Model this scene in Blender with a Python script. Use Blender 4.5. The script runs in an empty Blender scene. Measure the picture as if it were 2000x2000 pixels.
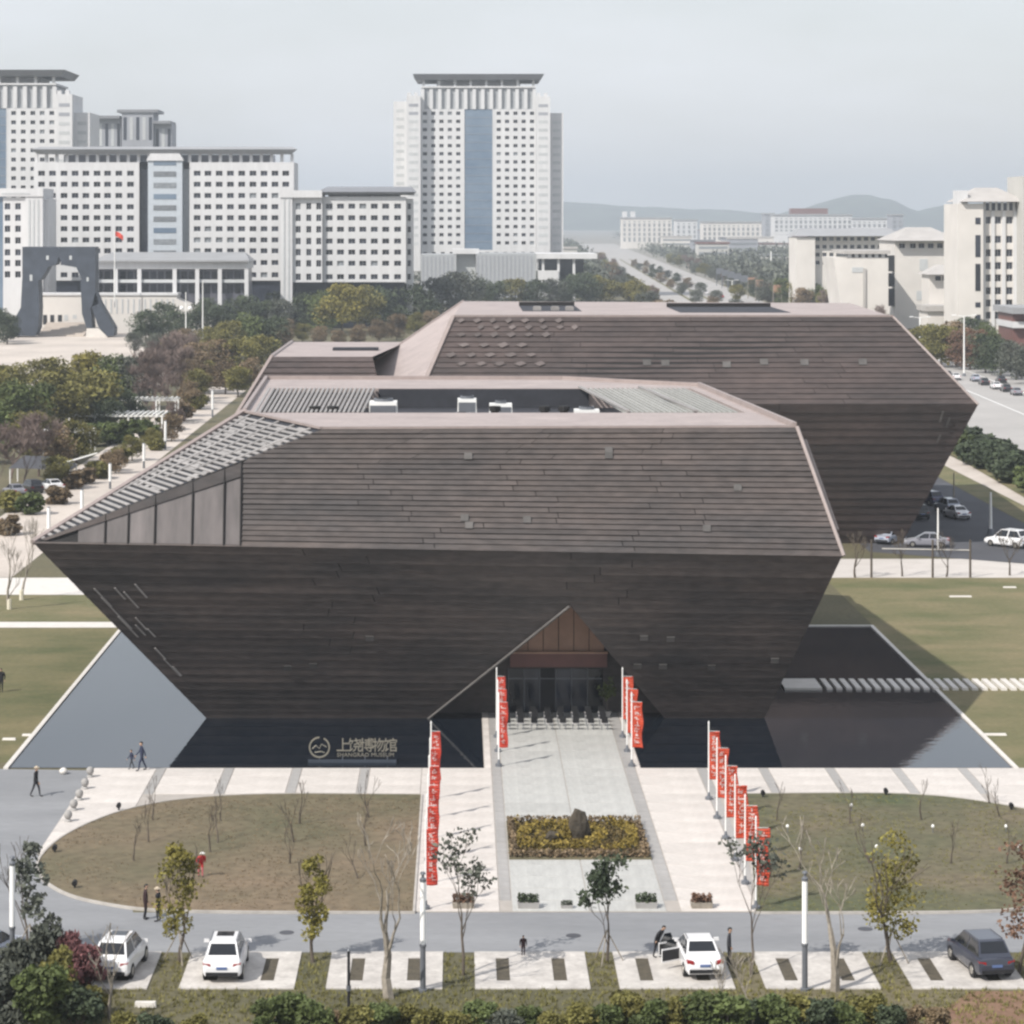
import bpy, bmesh, math, random
from mathutils import Vector, Matrix, noise
random.seed(7)
S = bpy.context.scene
COL = S.collection
# ------------------------------------------------------------------ camera, sky, sun, exposure
CAMZ, FPX, VX, VY = 34.0, 5000.0, 897.0, 429.0
cam_d = bpy.data.cameras.new('camera'); cam = bpy.data.objects.new('camera', cam_d); COL.objects.link(cam)
cam.location = (0, 0, CAMZ); cam.rotation_euler = (math.radians(90), 0, 0)
cam_d.sensor_width = 36; cam_d.lens = 36*FPX/2000
cam_d.shift_x = (1000-VX)/2000; cam_d.shift_y = -(1000-VY)/2000
cam_d.clip_start = 1; cam_d.clip_end = 30000
S.camera = cam
SUN = Vector((-.52, -.50, .69)).normalized()
W = bpy.data.worlds.new('World'); S.world = W; W.use_nodes = True
wn = W.node_tree.nodes; wl = W.node_tree.links; wn.clear()
sky = wn.new('ShaderNodeTexSky'); sky.sky_type = 'NISHITA'; sky.sun_disc = False
sky.sun_elevation = math.asin(SUN.z); sky.sun_rotation = math.atan2(SUN.x, SUN.y)
sky.air_density = 1.3; sky.dust_density = 2.0; sky.ozone_density = 1.0; sky.altitude = 60
veil = wn.new('ShaderNodeMixRGB'); veil.inputs[0].default_value = .62          # thin high cloud over the whole sky
veil.inputs[2].default_value = (9.1, 9.35, 10.0, 1)
tcw = wn.new('ShaderNodeTexCoord'); mpw = wn.new('ShaderNodeMapping'); mpw.inputs['Scale'].default_value = (3, 3, 9)
nzw = wn.new('ShaderNodeTexNoise'); nzw.inputs['Scale'].default_value = 1.6; nzw.inputs['Detail'].default_value = 4
rgw = wn.new('ShaderNodeMapRange'); rgw.inputs['From Min'].default_value = .3; rgw.inputs['From Max'].default_value = .7
rgw.inputs['To Min'].default_value = .5; rgw.inputs['To Max'].default_value = .8
bg = wn.new('ShaderNodeBackground'); bg.inputs['Strength'].default_value = .106
wo = wn.new('ShaderNodeOutputWorld')
wl.new(tcw.outputs['Generated'], mpw.inputs['Vector']); wl.new(mpw.outputs[0], nzw.inputs['Vector'])
wl.new(nzw.outputs[0], rgw.inputs['Value']); wl.new(rgw.outputs[0], veil.inputs[0])
wl.new(sky.outputs[0], veil.inputs[1]); wl.new(veil.outputs[0], bg.inputs['Color']); wl.new(bg.outputs[0], wo.inputs['Surface'])
sun_d = bpy.data.lights.new('sun', 'SUN'); sun_d.energy = 5.0; sun_d.angle = math.radians(.6); sun_d.color = (1, .95, .88)
sun_o = bpy.data.objects.new('sun', sun_d); COL.objects.link(sun_o); sun_o.rotation_euler = SUN.to_track_quat('Z', 'Y').to_euler()
sun_o.location = (0, 0, 300)
S.view_settings.view_transform = 'Standard'; S.view_settings.look = 'None'; S.view_settings.gamma = 1
S.view_settings.use_curve_mapping = False; S.view_settings.exposure = 0.03
S.render.engine = 'CYCLES'
S.cycles.max_bounces = 5; S.cycles.volume_bounces = 0; S.cycles.transparent_max_bounces = 6
S.cycles.use_denoising = True; S.cycles.filter_width = 2.5

# ------------------------------------------------------------------ helpers
def g(px, py, z=0.0):
    Y = FPX*(CAMZ-z)/(py-VY); return Vector(((px-VX)*Y/FPX, Y, z))
def at(px, py, Y):
    return Vector(((px-VX)*Y/FPX, Y, CAMZ-(py-VY)*Y/FPX))
def lerp(a, b, t): return a+(b-a)*t
ORD = 'first second third fourth fifth sixth seventh eighth ninth tenth eleventh twelfth thirteenth fourteenth fifteenth sixteenth seventeenth eighteenth nineteenth twentieth'.split()
ORD += ['twenty-'+o for o in ORD[:9]] + ['thirtieth'] + ['thirty-'+o for o in ORD[:9]] + ['fortieth'] + ['forty-'+o for o in ORD[:9]] + ['fiftieth'] + ['fifty-'+o for o in ORD[:9]]

class MB:
    def __init__(s): s.v = []; s.f = []; s.m = []; s.tone = None
    def quad(s, *p, m=0):
        i = len(s.v); s.v += [tuple(q) for q in p]; s.f.append(tuple(range(i, i+len(p)))); s.m.append(m); return s
    def box(s, x0, x1, y0, y1, z0, z1, m=0):
        i = len(s.v)
        s.v += [(x0,y0,z0),(x1,y0,z0),(x1,y1,z0),(x0,y1,z0),(x0,y0,z1),(x1,y0,z1),(x1,y1,z1),(x0,y1,z1)]
        for f in ((0,3,2,1),(4,5,6,7),(0,1,5,4),(1,2,6,5),(2,3,7,6),(3,0,4,7)):
            s.f.append(tuple(i+k for k in f)); s.m.append(m)
        return s
    def hexa(s, p, m=0):      # 8 points: bottom ring then top ring
        i = len(s.v); s.v += [tuple(q) for q in p]
        for f in ((0,3,2,1),(4,5,6,7),(0,1,5,4),(1,2,6,5),(2,3,7,6),(3,0,4,7)):
            s.f.append(tuple(i+k for k in f)); s.m.append(m)
        return s
    def prism(s, pts, z0, z1, m=0):
        i = len(s.v); n = len(pts)
        s.v += [(p[0],p[1],z0) for p in pts]+[(p[0],p[1],z1) for p in pts]
        s.f.append(tuple(i+k for k in reversed(range(n)))); s.f.append(tuple(i+n+k for k in range(n))); s.m += [m,m]
        for k in range(n):
            j = (k+1) % n; s.f.append((i+k, i+j, i+n+j, i+n+k)); s.m.append(m)
        return s
    def slab(s, pts, y0, y1, m=0):     # polygon in x,z pushed along y
        i = len(s.v); n = len(pts)
        s.v += [(p[0],y0,p[1]) for p in pts]+[(p[0],y1,p[1]) for p in pts]
        s.f.append(tuple(i+k for k in range(n))); s.f.append(tuple(i+n+k for k in reversed(range(n)))); s.m += [m,m]
        for k in range(n):
            j = (k+1) % n; s.f.append((i+j, i+k, i+n+k, i+n+j)); s.m.append(m)
        return s
    def tube(s, pts, rads, n=6, m=0, cap=True):
        i0 = len(s.v); pts = [Vector(p) for p in pts]; N = len(pts)
        for k, p in enumerate(pts):
            d = (pts[min(k+1,N-1)]-pts[max(k-1,0)])
            if d.length < 1e-6: d = Vector((0,0,1))
            d.normalize(); a = d.orthogonal().normalized() if abs(d.z) < .9 else Vector((1,0,0)).cross(d).normalized()
            b = d.cross(a)
            for q in range(n):
                t = 2*math.pi*q/n; s.v.append(tuple(p+(a*math.cos(t)+b*math.sin(t))*rads[k]))
        for k in range(N-1):
            for q in range(n):
                r = (q+1) % n
                s.f.append((i0+k*n+q, i0+k*n+r, i0+(k+1)*n+r, i0+(k+1)*n+q)); s.m.append(m)
        if cap:
            s.f.append(tuple(i0+q for q in reversed(range(n)))); s.f.append(tuple(i0+(N-1)*n+q for q in range(n))); s.m += [m,m]
        return s
    def lathe(s, c, prof, n=12, m=0):
        return s.tube([(c[0],c[1],c[2]+z) for z, r in prof], [r for z, r in prof], n, m)
    def mesh(s, name, mats, smooth=False):
        me = bpy.data.meshes.new(name); me.from_pydata(s.v, [], s.f)
        for mm in (mats if isinstance(mats, (list, tuple)) else [mats]): me.materials.append(mm)
        if any(s.m): me.polygons.foreach_set('material_index', s.m)
        if smooth: me.polygons.foreach_set('use_smooth', [True]*len(s.f))
        me.update(); return me
    def build(s, name, mats, parent=None, smooth=False, local=False, label=None):
        if parent is not None and not local:
            o0 = origin(parent); s.v = [(v[0]-o0[0], v[1]-o0[1], v[2]-o0[2]) for v in s.v]
        return link(name, s.mesh(name, mats, smooth), parent, label=label)
def origin(o):
    v = Vector(o.location)
    while o.parent: o = o.parent; v = v+o.location
    return v
def link(name, me, parent=None, loc=None, label=None):
    o = bpy.data.objects.new(name, me); COL.objects.link(o)
    if parent is not None: o.parent = parent
    if loc is not None: o.location = loc
    if label: o['label'] = label
    return o
def tag(o, label=None, cat=None, group=None, kind=None):
    if label: o['label'] = label
    if cat: o['category'] = cat
    if group: o['group'] = group
    if kind: o['kind'] = kind
    return o
def thing(name, label, cat, loc=(0,0,0), group=None, rz=0.0, kind=None):
    o = bpy.data.objects.new(name, None); COL.objects.link(o); o.location = loc; o.rotation_euler = (0,0,rz)
    o.empty_display_size = .3
    return tag(o, label, cat, group, kind)
def copy_tree(o, parent=None):
    c = o.copy(); COL.objects.link(c)
    if parent is not None: c.parent = parent
    for ch in list(o.children): copy_tree(ch, c)
    return c
def struct(mb, name, mats, label, cat, smooth=False):
    return tag(mb.build(name, mats, smooth=smooth), label, cat, kind='structure')

def mat(name, col, rough=.75, var=.18, scale=1.0, col2=None, metal=0.0, bump=0.0, bscale=None, objvar=0.0, stretch=(1,1,1), spec=.4, fine=0.0, fscale=12, tone=False, trans=0.0, emit=0.0, ior=None, coat=0.0):
    m = bpy.data.materials.new(name); m.use_nodes = True; nt = m.node_tree; N = nt.nodes; L = nt.links
    b = N['Principled BSDF']; b.inputs['Roughness'].default_value = rough; b.inputs['Metallic'].default_value = metal
    b.inputs['Specular IOR Level'].default_value = spec
    if ior: b.inputs['IOR'].default_value = ior
    if coat: b.inputs['Coat Weight'].default_value = coat; b.inputs['Coat Roughness'].default_value = .05
    tc = N.new('ShaderNodeTexCoord'); mp = N.new('ShaderNodeMapping'); mp.inputs['Scale'].default_value = stretch
    L.new(tc.outputs['Object'], mp.inputs['Vector'])
    nz = N.new('ShaderNodeTexNoise'); nz.inputs['Scale'].default_value = scale; nz.inputs['Detail'].default_value = 5; nz.inputs['Roughness'].default_value = .6
    L.new(mp.outputs[0], nz.inputs['Vector'])
    mr = N.new('ShaderNodeMapRange'); mr.inputs['From Min'].default_value = .32; mr.inputs['From Max'].default_value = .68
    L.new(nz.outputs[0], mr.inputs['Value'])
    mx = N.new('ShaderNodeMixRGB'); L.new(mr.outputs[0], mx.inputs[0])
    c2 = col2 if col2 else tuple(min(1, c*(1+var)) for c in col)
    c1 = col if col2 else tuple(c*(1-var) for c in col)
    mx.inputs[1].default_value = (*c1, 1); mx.inputs[2].default_value = (*c2, 1)
    out = mx.outputs[0]
    if fine:
        n2 = N.new('ShaderNodeTexNoise'); n2.inputs['Scale'].default_value = fscale; n2.inputs['Detail'].default_value = 3
        L.new(mp.outputs[0], n2.inputs['Vector'])
        r2 = N.new('ShaderNodeMapRange'); r2.inputs['From Min'].default_value = .3; r2.inputs['From Max'].default_value = .7
        r2.inputs['To Min'].default_value = 1-fine; r2.inputs['To Max'].default_value = 1+fine; L.new(n2.outputs[0], r2.inputs['Value'])
        hs = N.new('ShaderNodeHueSaturation'); L.new(out, hs.inputs['Color']); L.new(r2.outputs[0], hs.inputs['Value']); out = hs.outputs[0]
    if objvar:
        oi = N.new('ShaderNodeObjectInfo'); r3 = N.new('ShaderNodeMapRange'); r3.inputs['To Min'].default_value = 1-objvar; r3.inputs['To Max'].default_value = 1+objvar
        L.new(oi.outputs['Random'], r3.inputs['Value'])
        hs = N.new('ShaderNodeHueSaturation'); L.new(out, hs.inputs['Color']); L.new(r3.outputs[0], hs.inputs['Value']); out = hs.outputs[0]
    if tone:
        an = N.new('ShaderNodeAttribute'); an.attribute_name = 'tone'
        r4 = N.new('ShaderNodeMapRange'); r4.inputs['To Min'].default_value = .55; r4.inputs['To Max'].default_value = 1.5
        L.new(an.outputs['Fac'], r4.inputs['Value'])
        hs = N.new('ShaderNodeHueSaturation'); L.new(out, hs.inputs['Color']); L.new(r4.outputs[0], hs.inputs['Value']); out = hs.outputs[0]
    L.new(out, b.inputs['Base Color'])
    if bump:
        n3 = N.new('ShaderNodeTexNoise'); n3.inputs['Scale'].default_value = bscale or scale*6; n3.inputs['Detail'].default_value = 4
        L.new(mp.outputs[0], n3.inputs['Vector'])
        bp = N.new('ShaderNodeBump'); bp.inputs['Strength'].default_value = bump; bp.inputs['Distance'].default_value = .1
        L.new(n3.outputs[0], bp.inputs['Height']); L.new(bp.outputs[0], b.inputs['Normal'])
    if trans:
        b.inputs['Transmission Weight'].default_value = trans
    return m

# palette -------------------------------------------------------------------
K = {}
K['clad'] = mat('dark_stone_cladding', (.048,.0435,.0435), .66, col2=(.094,.075,.068), scale=.22, objvar=.15, stretch=(.45,1,1.3), fine=.22, fscale=2.2, bump=.1)
K['clad_back'] = mat('red_brown_cladding', (.041,.034,.0335), .66, col2=(.078,.058,.054), scale=.14, objvar=.14, stretch=(.45,1,1.3), fine=.2, fscale=1.6)
K['joint'] = mat('dark_joint', (.015,.014,.014), .8)
K['roof'] = mat('copper_beige_roof', (.315,.265,.252), .6, col2=(.395,.335,.315), scale=.35, fine=.08, fscale=3)
K['trim'] = mat('pale_edge_trim', (.30,.25,.235), .5, var=.1)
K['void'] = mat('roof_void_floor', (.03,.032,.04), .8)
K['slat'] = mat('pale_grey_slat', (.28,.265,.255), .55, var=.12, objvar=.15)
K['slat_green'] = mat('greenish_slat', (.37,.37,.35), .55, var=.12, objvar=.12)
K['white_paint'] = mat('white_paint', (.78,.78,.76), .5, var=.04)
K['white_wall'] = mat('white_wall', (.56,.56,.565), .75, col2=(.63,.63,.635), scale=.25, stretch=(1,1,.15), fine=.04, fscale=1.5)
K['cream_wall'] = mat('cream_stone_wall', (.63,.60,.565), .75, var=.07, scale=.1)
K['grey_wall'] = mat('grey_wall', (.30,.31,.34), .7, var=.08, scale=.1)
K['roof_grey'] = mat('grey_roof_slab', (.20,.205,.22), .6, var=.1, scale=.1)
K['roof_light'] = mat('light_tile_roof', (.42,.40,.38), .7, var=.1, scale=.2)
K['glass_dark'] = mat('dark_window_glass', (.018,.021,.030), .12, var=.3, objvar=.75, spec=.45)
K['glass_blue'] = mat('blue_curtain_glass', (.095,.14,.20), .18, col2=(.17,.215,.27), objvar=.2, spec=.6, scale=.045)
K['frame_white'] = mat('white_window_frame', (.66,.67,.69), .5, var=.04)
K['granite'] = mat('slate_granite', (.042,.052,.07), .6, var=.25, scale=.3)
K['paving'] = mat('pale_granite_paving', (.505,.47,.437), .75, col2=(.59,.55,.515), scale=.35, objvar=.05, fine=.07, fscale=5)
K['paving_grey'] = mat('grey_granite_paving', (.385,.385,.37), .7, col2=(.46,.46,.44), scale=.9, objvar=.05, fine=.06, fscale=7, stretch=(2.5,.5,1))
K['band'] = mat('dark_granite_band', (.33,.32,.31), .75, var=.1, scale=1.5, objvar=.06)
K['paving_bed'] = mat('paving_joint_bed', (.37,.34,.31), .9, var=.1)
K['plaza'] = mat('far_plaza_stone', (.50,.445,.395), .85, var=.14, scale=.06, fine=.06, fscale=1)
K['asphalt'] = mat('worn_asphalt', (.195,.20,.21), .9, col2=(.26,.265,.275), scale=.22, fine=.07, fscale=6, stretch=(.22,1,1))
K['asphalt_dark'] = mat('dark_asphalt', (.07,.072,.082), .9, var=.15, scale=.2, fine=.08, fscale=6)
K['concrete_road'] = mat('pale_concrete_road', (.36,.345,.33), .9, var=.09, scale=.05, fine=.05, fscale=1)
K['kerb'] = mat('pale_kerb_stone', (.62,.59,.55), .7, var=.07, scale=1)
K['ground'] = mat('dry_ground', (.080,.078,.042), .95, col2=(.14,.12,.07), scale=.05, fine=.2, fscale=2.5)
K['lawn_brown'] = mat('dry_brown_lawn', (.098,.092,.052), .95, col2=(.185,.135,.09), scale=.055, fine=.2, fscale=1.7)
K['lawn_mix'] = mat('mixed_lawn', (.062,.078,.036), .95, col2=(.150,.120,.078), scale=.085, fine=.22, fscale=1.7)
K['lawn_green'] = mat('olive_green_lawn', (.092,.102,.040), .95, col2=(.20,.165,.09), scale=.17, fine=.15, fscale=4, stretch=(.6,1,1))
K['lawn_fresh'] = mat('fresh_olive_lawn', (.080,.088,.034), .95, col2=(.170,.145,.072), scale=.2, fine=.16, fscale=4, stretch=(.6,1,1))
K['slot'] = mat('dark_slot_grass', (.065,.056,.04), .95, col2=(.10,.085,.06), scale=2, fine=.2, fscale=9)
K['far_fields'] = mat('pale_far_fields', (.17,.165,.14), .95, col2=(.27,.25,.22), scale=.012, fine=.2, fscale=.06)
K['lawn_kerb'] = mat('worn_lawn_kerb', (.40,.375,.345), .8, var=.15, scale=1.2)
K['bollard'] = mat('grey_bollard_stone', (.30,.29,.28), .8, var=.15, scale=3)
K['pad'] = mat('stained_parking_concrete', (.40,.375,.35), .85, col2=(.56,.53,.495), scale=.9, fine=.1, fscale=5, objvar=.04)
K['bare_soil'] = mat('reddish_bare_soil', (.16,.09,.06), .95, col2=(.22,.14,.09), scale=.5, fine=.15, fscale=4)
K['metal_grey'] = mat('grey_metal', (.16,.17,.19), .45, var=.08, metal=.3)
K['roof_mid'] = mat('mid_grey_roof_slab', (.30,.305,.315), .6, var=.08, scale=.1)
K['bay'] = mat('pale_blue_bay_wall', (.46,.50,.54), .5, var=.06)
K['hall_glass'] = mat('grey_hall_glass', (.10,.10,.12), .3, var=.2)
K['cream_grey'] = mat('grey_cream_wall', (.50,.49,.46), .75, var=.05)
K['rust_panel'] = mat('faded_orange_panel', (.33,.19,.13), .8, var=.1)
K['steel'] = mat('brushed_steel', (.42,.40,.36), .35, var=.08, metal=.7)
K['black'] = mat('black_rubber', (.015,.015,.017), .7)
K['lamp_white'] = mat('white_lamp_shade', (.85,.85,.84), .4, var=.02)
K['red_cloth'] = mat('red_banner_cloth', (.58,.06,.035), .75, var=.15, scale=2)
K['orange_cloth'] = mat('orange_red_banner_cloth', (.62,.085,.04), .75, var=.15, scale=2)
K['pink_print'] = mat('pale_banner_print', (.80,.62,.58), .75, var=.1, scale=3)
K['bark'] = mat('grey_bark', (.10,.082,.065), .9, var=.25, scale=4)
K['bark_pale'] = mat('pale_bark', (.27,.24,.20), .9, var=.25, scale=4)
K['whitewash'] = mat('whitewashed_bark', (.66,.62,.50), .9, var=.1, scale=4)
K['brown_panel'] = mat('bronze_entrance_panel', (.40,.25,.18), .5, var=.15, scale=.6, objvar=.08)
K['red_brown'] = mat('red_brown_fascia', (.16,.075,.065), .5, var=.12, scale=.6)
K['rock'] = mat('rough_rock', (.035,.03,.022), .9, col2=(.085,.07,.052), scale=1.4, bump=.6)
# ------------------------------------------------------------------ ground, roads, lawns, pool
gm = MB(); xs = [-5800,-1500,-400,0,400,1500,5800]; ys = [-60,120,400,1200,3500,9700]
for i in range(len(xs)-1):
    for j in range(len(ys)-1):
        gm.quad((xs[i],ys[j],0),(xs[i+1],ys[j],0),(xs[i+1],ys[j+1],0),(xs[i],ys[j+1],0))
struct(gm, 'ground', K['ground'], 'dry grassy ground reaching to the hills', 'ground')
def sheet(name, m, pts, z, label, cat, kind='structure'):
    mb = MB(); mb.quad(*[(p[0],p[1],z) for p in pts])
    return tag(mb.build(name, m), label, cat, kind=kind)
def rect(x0,x1,y0,y1): return [(x0,y0),(x1,y0),(x1,y1),(x0,y1)]
# asphalt lane in front and to the left of the plaza
sheet('front_road', K['asphalt'], rect(-180,180,118.75,125.6), .012, 'grey asphalt lane running between the parking bays and the oval lawns', 'road')
sheet('side_road', K['asphalt'], [(-60,125.6),(-16,125.6),(-17,131),(-22.6,137),(-22.6,158.0),(-28.2,158.4),(-60,163)], .012, 'grey asphalt road curving past the left end of the oval lawn', 'road')
sheet('right_road', K['asphalt'], [(28,125.6),(180,125.6),(180,131),(60,130.5),(42,128.5)], .016, 'asphalt lane widening beside the right lawn', 'road')
# pool
PY0, PY1 = 158.6, 214.0
PL, PR = -28.2, 34.6
wm = bpy.data.materials.new('still_pool_water'); wm.use_nodes = True
b = wm.node_tree.nodes['Principled BSDF']; b.inputs['Base Color'].default_value = (.006,.010,.017,1); b.inputs['Roughness'].default_value = .025; b.inputs['IOR'].default_value = 1.5
n_ = wm.node_tree.nodes; l_ = wm.node_tree.links
t_ = n_.new('ShaderNodeTexCoord'); z_ = n_.new('ShaderNodeTexNoise'); z_.inputs['Scale'].default_value = 1.6; z_.inputs['Detail'].default_value = 2
bp_ = n_.new('ShaderNodeBump'); bp_.inputs['Strength'].default_value = .032; bp_.inputs['Distance'].default_value = .1
l_.new(t_.outputs['Object'], z_.inputs['Vector']); l_.new(z_.outputs[0], bp_.inputs['Height']); l_.new(bp_.outputs[0], b.inputs['Normal'])
sheet('pool_water', wm, rect(PL+.3,PR-.3,PY0+.02,PY1-.3), .04, 'still dark reflecting pool round the museum foot', 'water')
kb = MB(); kb.box(PL,PL+.3,PY0-.3,PY1,0,.13).box(PR-.3,PR,PY0-.3,PY1,0,.13).box(PL+.302,PR-.302,PY1-.3,PY1,0,.128)
struct(kb, 'pool_kerb', K['kerb'], 'pale stone kerb along the edges of the reflecting pool', 'kerb')
# side lawns
sheet('left_lawn', K['lawn_fresh'], [(-90,163),(PL-.05,160.2),(PL-.05,213.2),(-90,213.2)], .008, 'olive green lawn left of the reflecting pool', 'lawn')
sheet('right_lawn', K['lawn_green'], [(PR+.05,152),(70,131),(180,132),(180,239.8),(60.2,239.8),(60.2,243),(PR+.05,243)], .008, 'worn olive lawn right of the reflecting pool', 'lawn')
sheet('far_left_lawn', K['lawn_green'], [(-90,216.4),(-15,216.4),(-15,232),(-90,232)], .008, 'strip of lawn between the two pale paths left of the museum', 'lawn')
sheet('left_path', K['kerb'], rect(-90,PL+.2,213.3,216.3), .014, 'pale stone path meeting the far left pool corner', 'path')
sheet('left_far_path', K['kerb'], rect(-90,-20,232,243), .014, 'broad pale path behind the left lawn', 'path')
sheet('right_far_path', K['paving'], rect(24,60,243,256.5), .014, 'broad pale path behind the right lawn', 'path')
sheet('car_park', K['asphalt_dark'], [(42,262),(75,240),(75,243),(63.2,262),(63.2,362),(42,362)], .016, 'dark asphalt car park beside the second museum hall', 'car park')
sheet('car_park_side', K['asphalt_dark'], [(63.3,240),(180,240),(180,254),(75.2,254),(75.2,262),(63.3,262)], .02, 'dark asphalt at the car park entrance', 'car park')
sheet('grass_strip', K['lawn_green'], rect(63.4,67.0,262.2,480), .012, 'narrow grass strip along the car park', 'lawn')
sheet('long_footpath', K['plaza'], rect(67.1,70.6,255,480), .02, 'straight pale footpath beside the hedge', 'path')
sheet('promenade', K['plaza'], rect(-52.5,-42.5,243.2,520), .018, 'pale promenade running back on the left of the museum', 'path')
sheet('monument_plaza', K['plaza'], [(-170,500),(-62,515),(-60,560),(-75,620),(-95,790),(-260,790),(-260,560)], .02, 'bright stone plaza round the arch monument', 'plaza')
sheet('garden_square', K['plaza'], [(-84,560),(-78,560),(-80,600),(-88,600)], .024, 'pale clearing among the garden trees', 'plaza')
av = MB(); A0, A1 = 470, 3600
def avx(Y): return 80+.036*(Y-500)
for Ya, Yb in ((420,700),(700,1300),(1300,2200),(2200,3600)):
    av.quad((avx(Ya)-24,Ya,.02),(avx(Ya)+26,Ya,.02),(avx(Yb)+26,Yb,.02),(avx(Yb)-24,Yb,.02))
struct(av, 'avenue', K['concrete_road'], 'broad pale avenue running straight to the horizon', 'road')
for sgn, off in ((-1,-3.4),(1,5.0)):
    mv = MB()
    for Ya, Yb in ((300,700),(700,1300),(1300,2200)):
        mv.quad((avx(Ya)+off-.8,Ya,.06),(avx(Ya)+off+.8,Ya,.06),(avx(Yb)+off+.8,Yb,.06),(avx(Yb)+off-.8,Yb,.06))
    struct(mv, 'median_strip', K['lawn_green'], ('planted strip in the avenue on its near side' if sgn < 0 else 'planted strip in the avenue on its far side'), 'median')
sheet('service_road', K['concrete_road'], [(78.5,330),(125,330),(135,640),(92,640)], .026, 'broad pale road at the right edge of the avenue', 'road')
for x0_, x1_ in ((94,106),(103,117)):
    sheet('lane_line', K['white_paint'], [(x0_,335),(x0_+.3,335),(x1_+.3,640),(x1_,640)], .034, ('inner' if x0_ < 100 else 'outer')+' painted white line on the pale road at the right edge', 'road marking')
# cross street
sheet('cross_street', K['concrete_road'], rect(25,80,470,520), .016, 'pale street crossing behind the second museum hall', 'road')

# oval lawns with kerbs
LL = [(822,1555),(600,1553.5),(470,1556),(380,1562),(300,1573),(230,1590),(170,1613),(120,1640),(88,1668),(75,1690),(80,1712),(105,1735),(150,1755),(220,1770),(290,1779),(400,1783),(600,1784.5),(806,1785)]
RL = [(1459,1553.5),(1600,1552.5),(1740,1553),(1830,1558),(1900,1566),(2000,1583),(2100,1607),(2180,1645),(2215,1690),(2150,1740),(2000,1775),(1900,1783),(1700,1785),(1477,1785.5)]
def smooth(pts, n=4):
    out = []; N = len(pts)
    for i in range(N):
        p0, p1, p2, p3 = pts[i-1], pts[i], pts[(i+1)%N], pts[(i+2)%N]
        if i in (0, N-1): out.append(p1); continue
        if i == N-2: out.append(p1); continue
        for k in range(n):
            t = k/n
            out.append(tuple(.5*((2*p1[q])+(-p0[q]+p2[q])*t+(2*p0[q]-5*p1[q]+4*p2[q]-p3[q])*t*t+(-p0[q]+3*p1[q]-3*p2[q]+p3[q])*t**3) for q in (0,1)))
    return out
for nm, pts, m, lb in (('oval_lawn', LL, K['lawn_brown'], 'brown oval lawn left of the entrance plaza'), ('oval_lawn', RL, K['lawn_mix'], 'greenish brown oval lawn right of the entrance plaza')):
    P = [g(*p) for p in smooth(pts)]
    mb = MB(); mb.prism([(p.x,p.y) for p in P], .0, .105); lo = mb.build(nm, m); tag(lo, lb, 'lawn', kind='structure')
    kbm = MB(); n = len(P); c = sum((Vector((p.x,p.y)) for p in P), Vector((0,0)))/n
    nor = []
    for i in range(n):
        d = Vector((P[(i+1)%n].x-P[i-1].x, P[(i+1)%n].y-P[i-1].y)); nn = Vector((d.y,-d.x)).normalized()
        if nn.dot(Vector((P[i].x,P[i].y))-c) < 0: nn = -nn
        nor.append(nn)
    for i in range(n):
        j = (i+1)%n; a0, a1 = P[i], P[j]; na, nb = nor[i]*.12, nor[j]*.12
        kbm.hexa([(a0.x,a0.y,0),(a1.x,a1.y,0),(a1.x+nb.x,a1.y+nb.y,0),(a0.x+na.x,a0.y+na.y,0),(a0.x,a0.y,.14),(a1.x,a1.y,.14),(a1.x+nb.x,a1.y+nb.y,.14),(a0.x+na.x,a0.y+na.y,.14)])
    struct(kbm, 'lawn_kerb', K['lawn_kerb'], 'pale kerb round the '+lb.split(' lawn')[0]+' lawn '+('on the left' if m is K['lawn_brown'] else 'on the right'), 'kerb')

# plaza paving: a joint bed with every slab its own piece
bed = MB(); bed.prism([(-22.6,137),(-17,131.5),(-2.3,126),(-2.3,125.62),(14.7,125.62),(17.2,151),(39,140),(39,150),(35.8,158.55),(11.25,158.55),(11.25,176.4),(1.53,176.4),(1.53,158.55),(-22.6,158.55)], 0, .045)
bed_o = struct(bed, 'entrance_plaza', K['paving_bed'], 'pale paved plaza and bridge leading to the museum entrance', 'plaza')
slab_cache = {}
def slab(x0,x1,y0,y1,m,name='paving_slab',top=.075):
    w, d = round(x1-x0-.04,3), round(y1-y0-.05,3); k = (w,d,m.name,top)
    if k not in slab_cache:
        mb = MB(); e = .012
        mb.hexa([(-w/2,-d/2,.03),(w/2,-d/2,.03),(w/2,d/2,.03),(-w/2,d/2,.03),(-w/2+e,-d/2+e,top),(w/2-e,-d/2+e,top),(w/2-e,d/2-e,top),(-w/2+e,d/2-e,top)])
        slab_cache[k] = mb.mesh(name, m)
    return link(name, slab_cache[k], bed_o, ((x0+x1)/2,(y0+y1)/2,random.uniform(-.003,.003)))
rows = [158.4-2.37*i for i in range(15)]
west = [(-22.6,-18.7),(-18.1,-14.5),(-13.9,-10.3),(-9.7,-6.1),(-5.5,-2.3)]
for c, (x0,x1) in enumerate(west):
    nr = 9 if c == 0 else 3
    for r in range(nr): slab(x0,x1,rows[r+1],rows[r],K['paving'])
    if c < 4: slab(x1,west[c+1][0],rows[3],rows[0],K['band'],'paving_band',.071)
slab(-6.1,-5.5,rows[3],rows[0],K['band'],'paving_band',.0712)
east = [(15.3,18.5),(19.1,22.6),(23.2,26.7),(27.3,30.8),(31.4,35.9)]
for c, (x0,x1) in enumerate(east):
    for r in range(3 if c < 3 else 5): slab(x0,x1,rows[r+1],rows[r],K['paving'])
    slab(x0-.6,x0,rows[3],rows[0],K['band'],'paving_band',.071)
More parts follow.
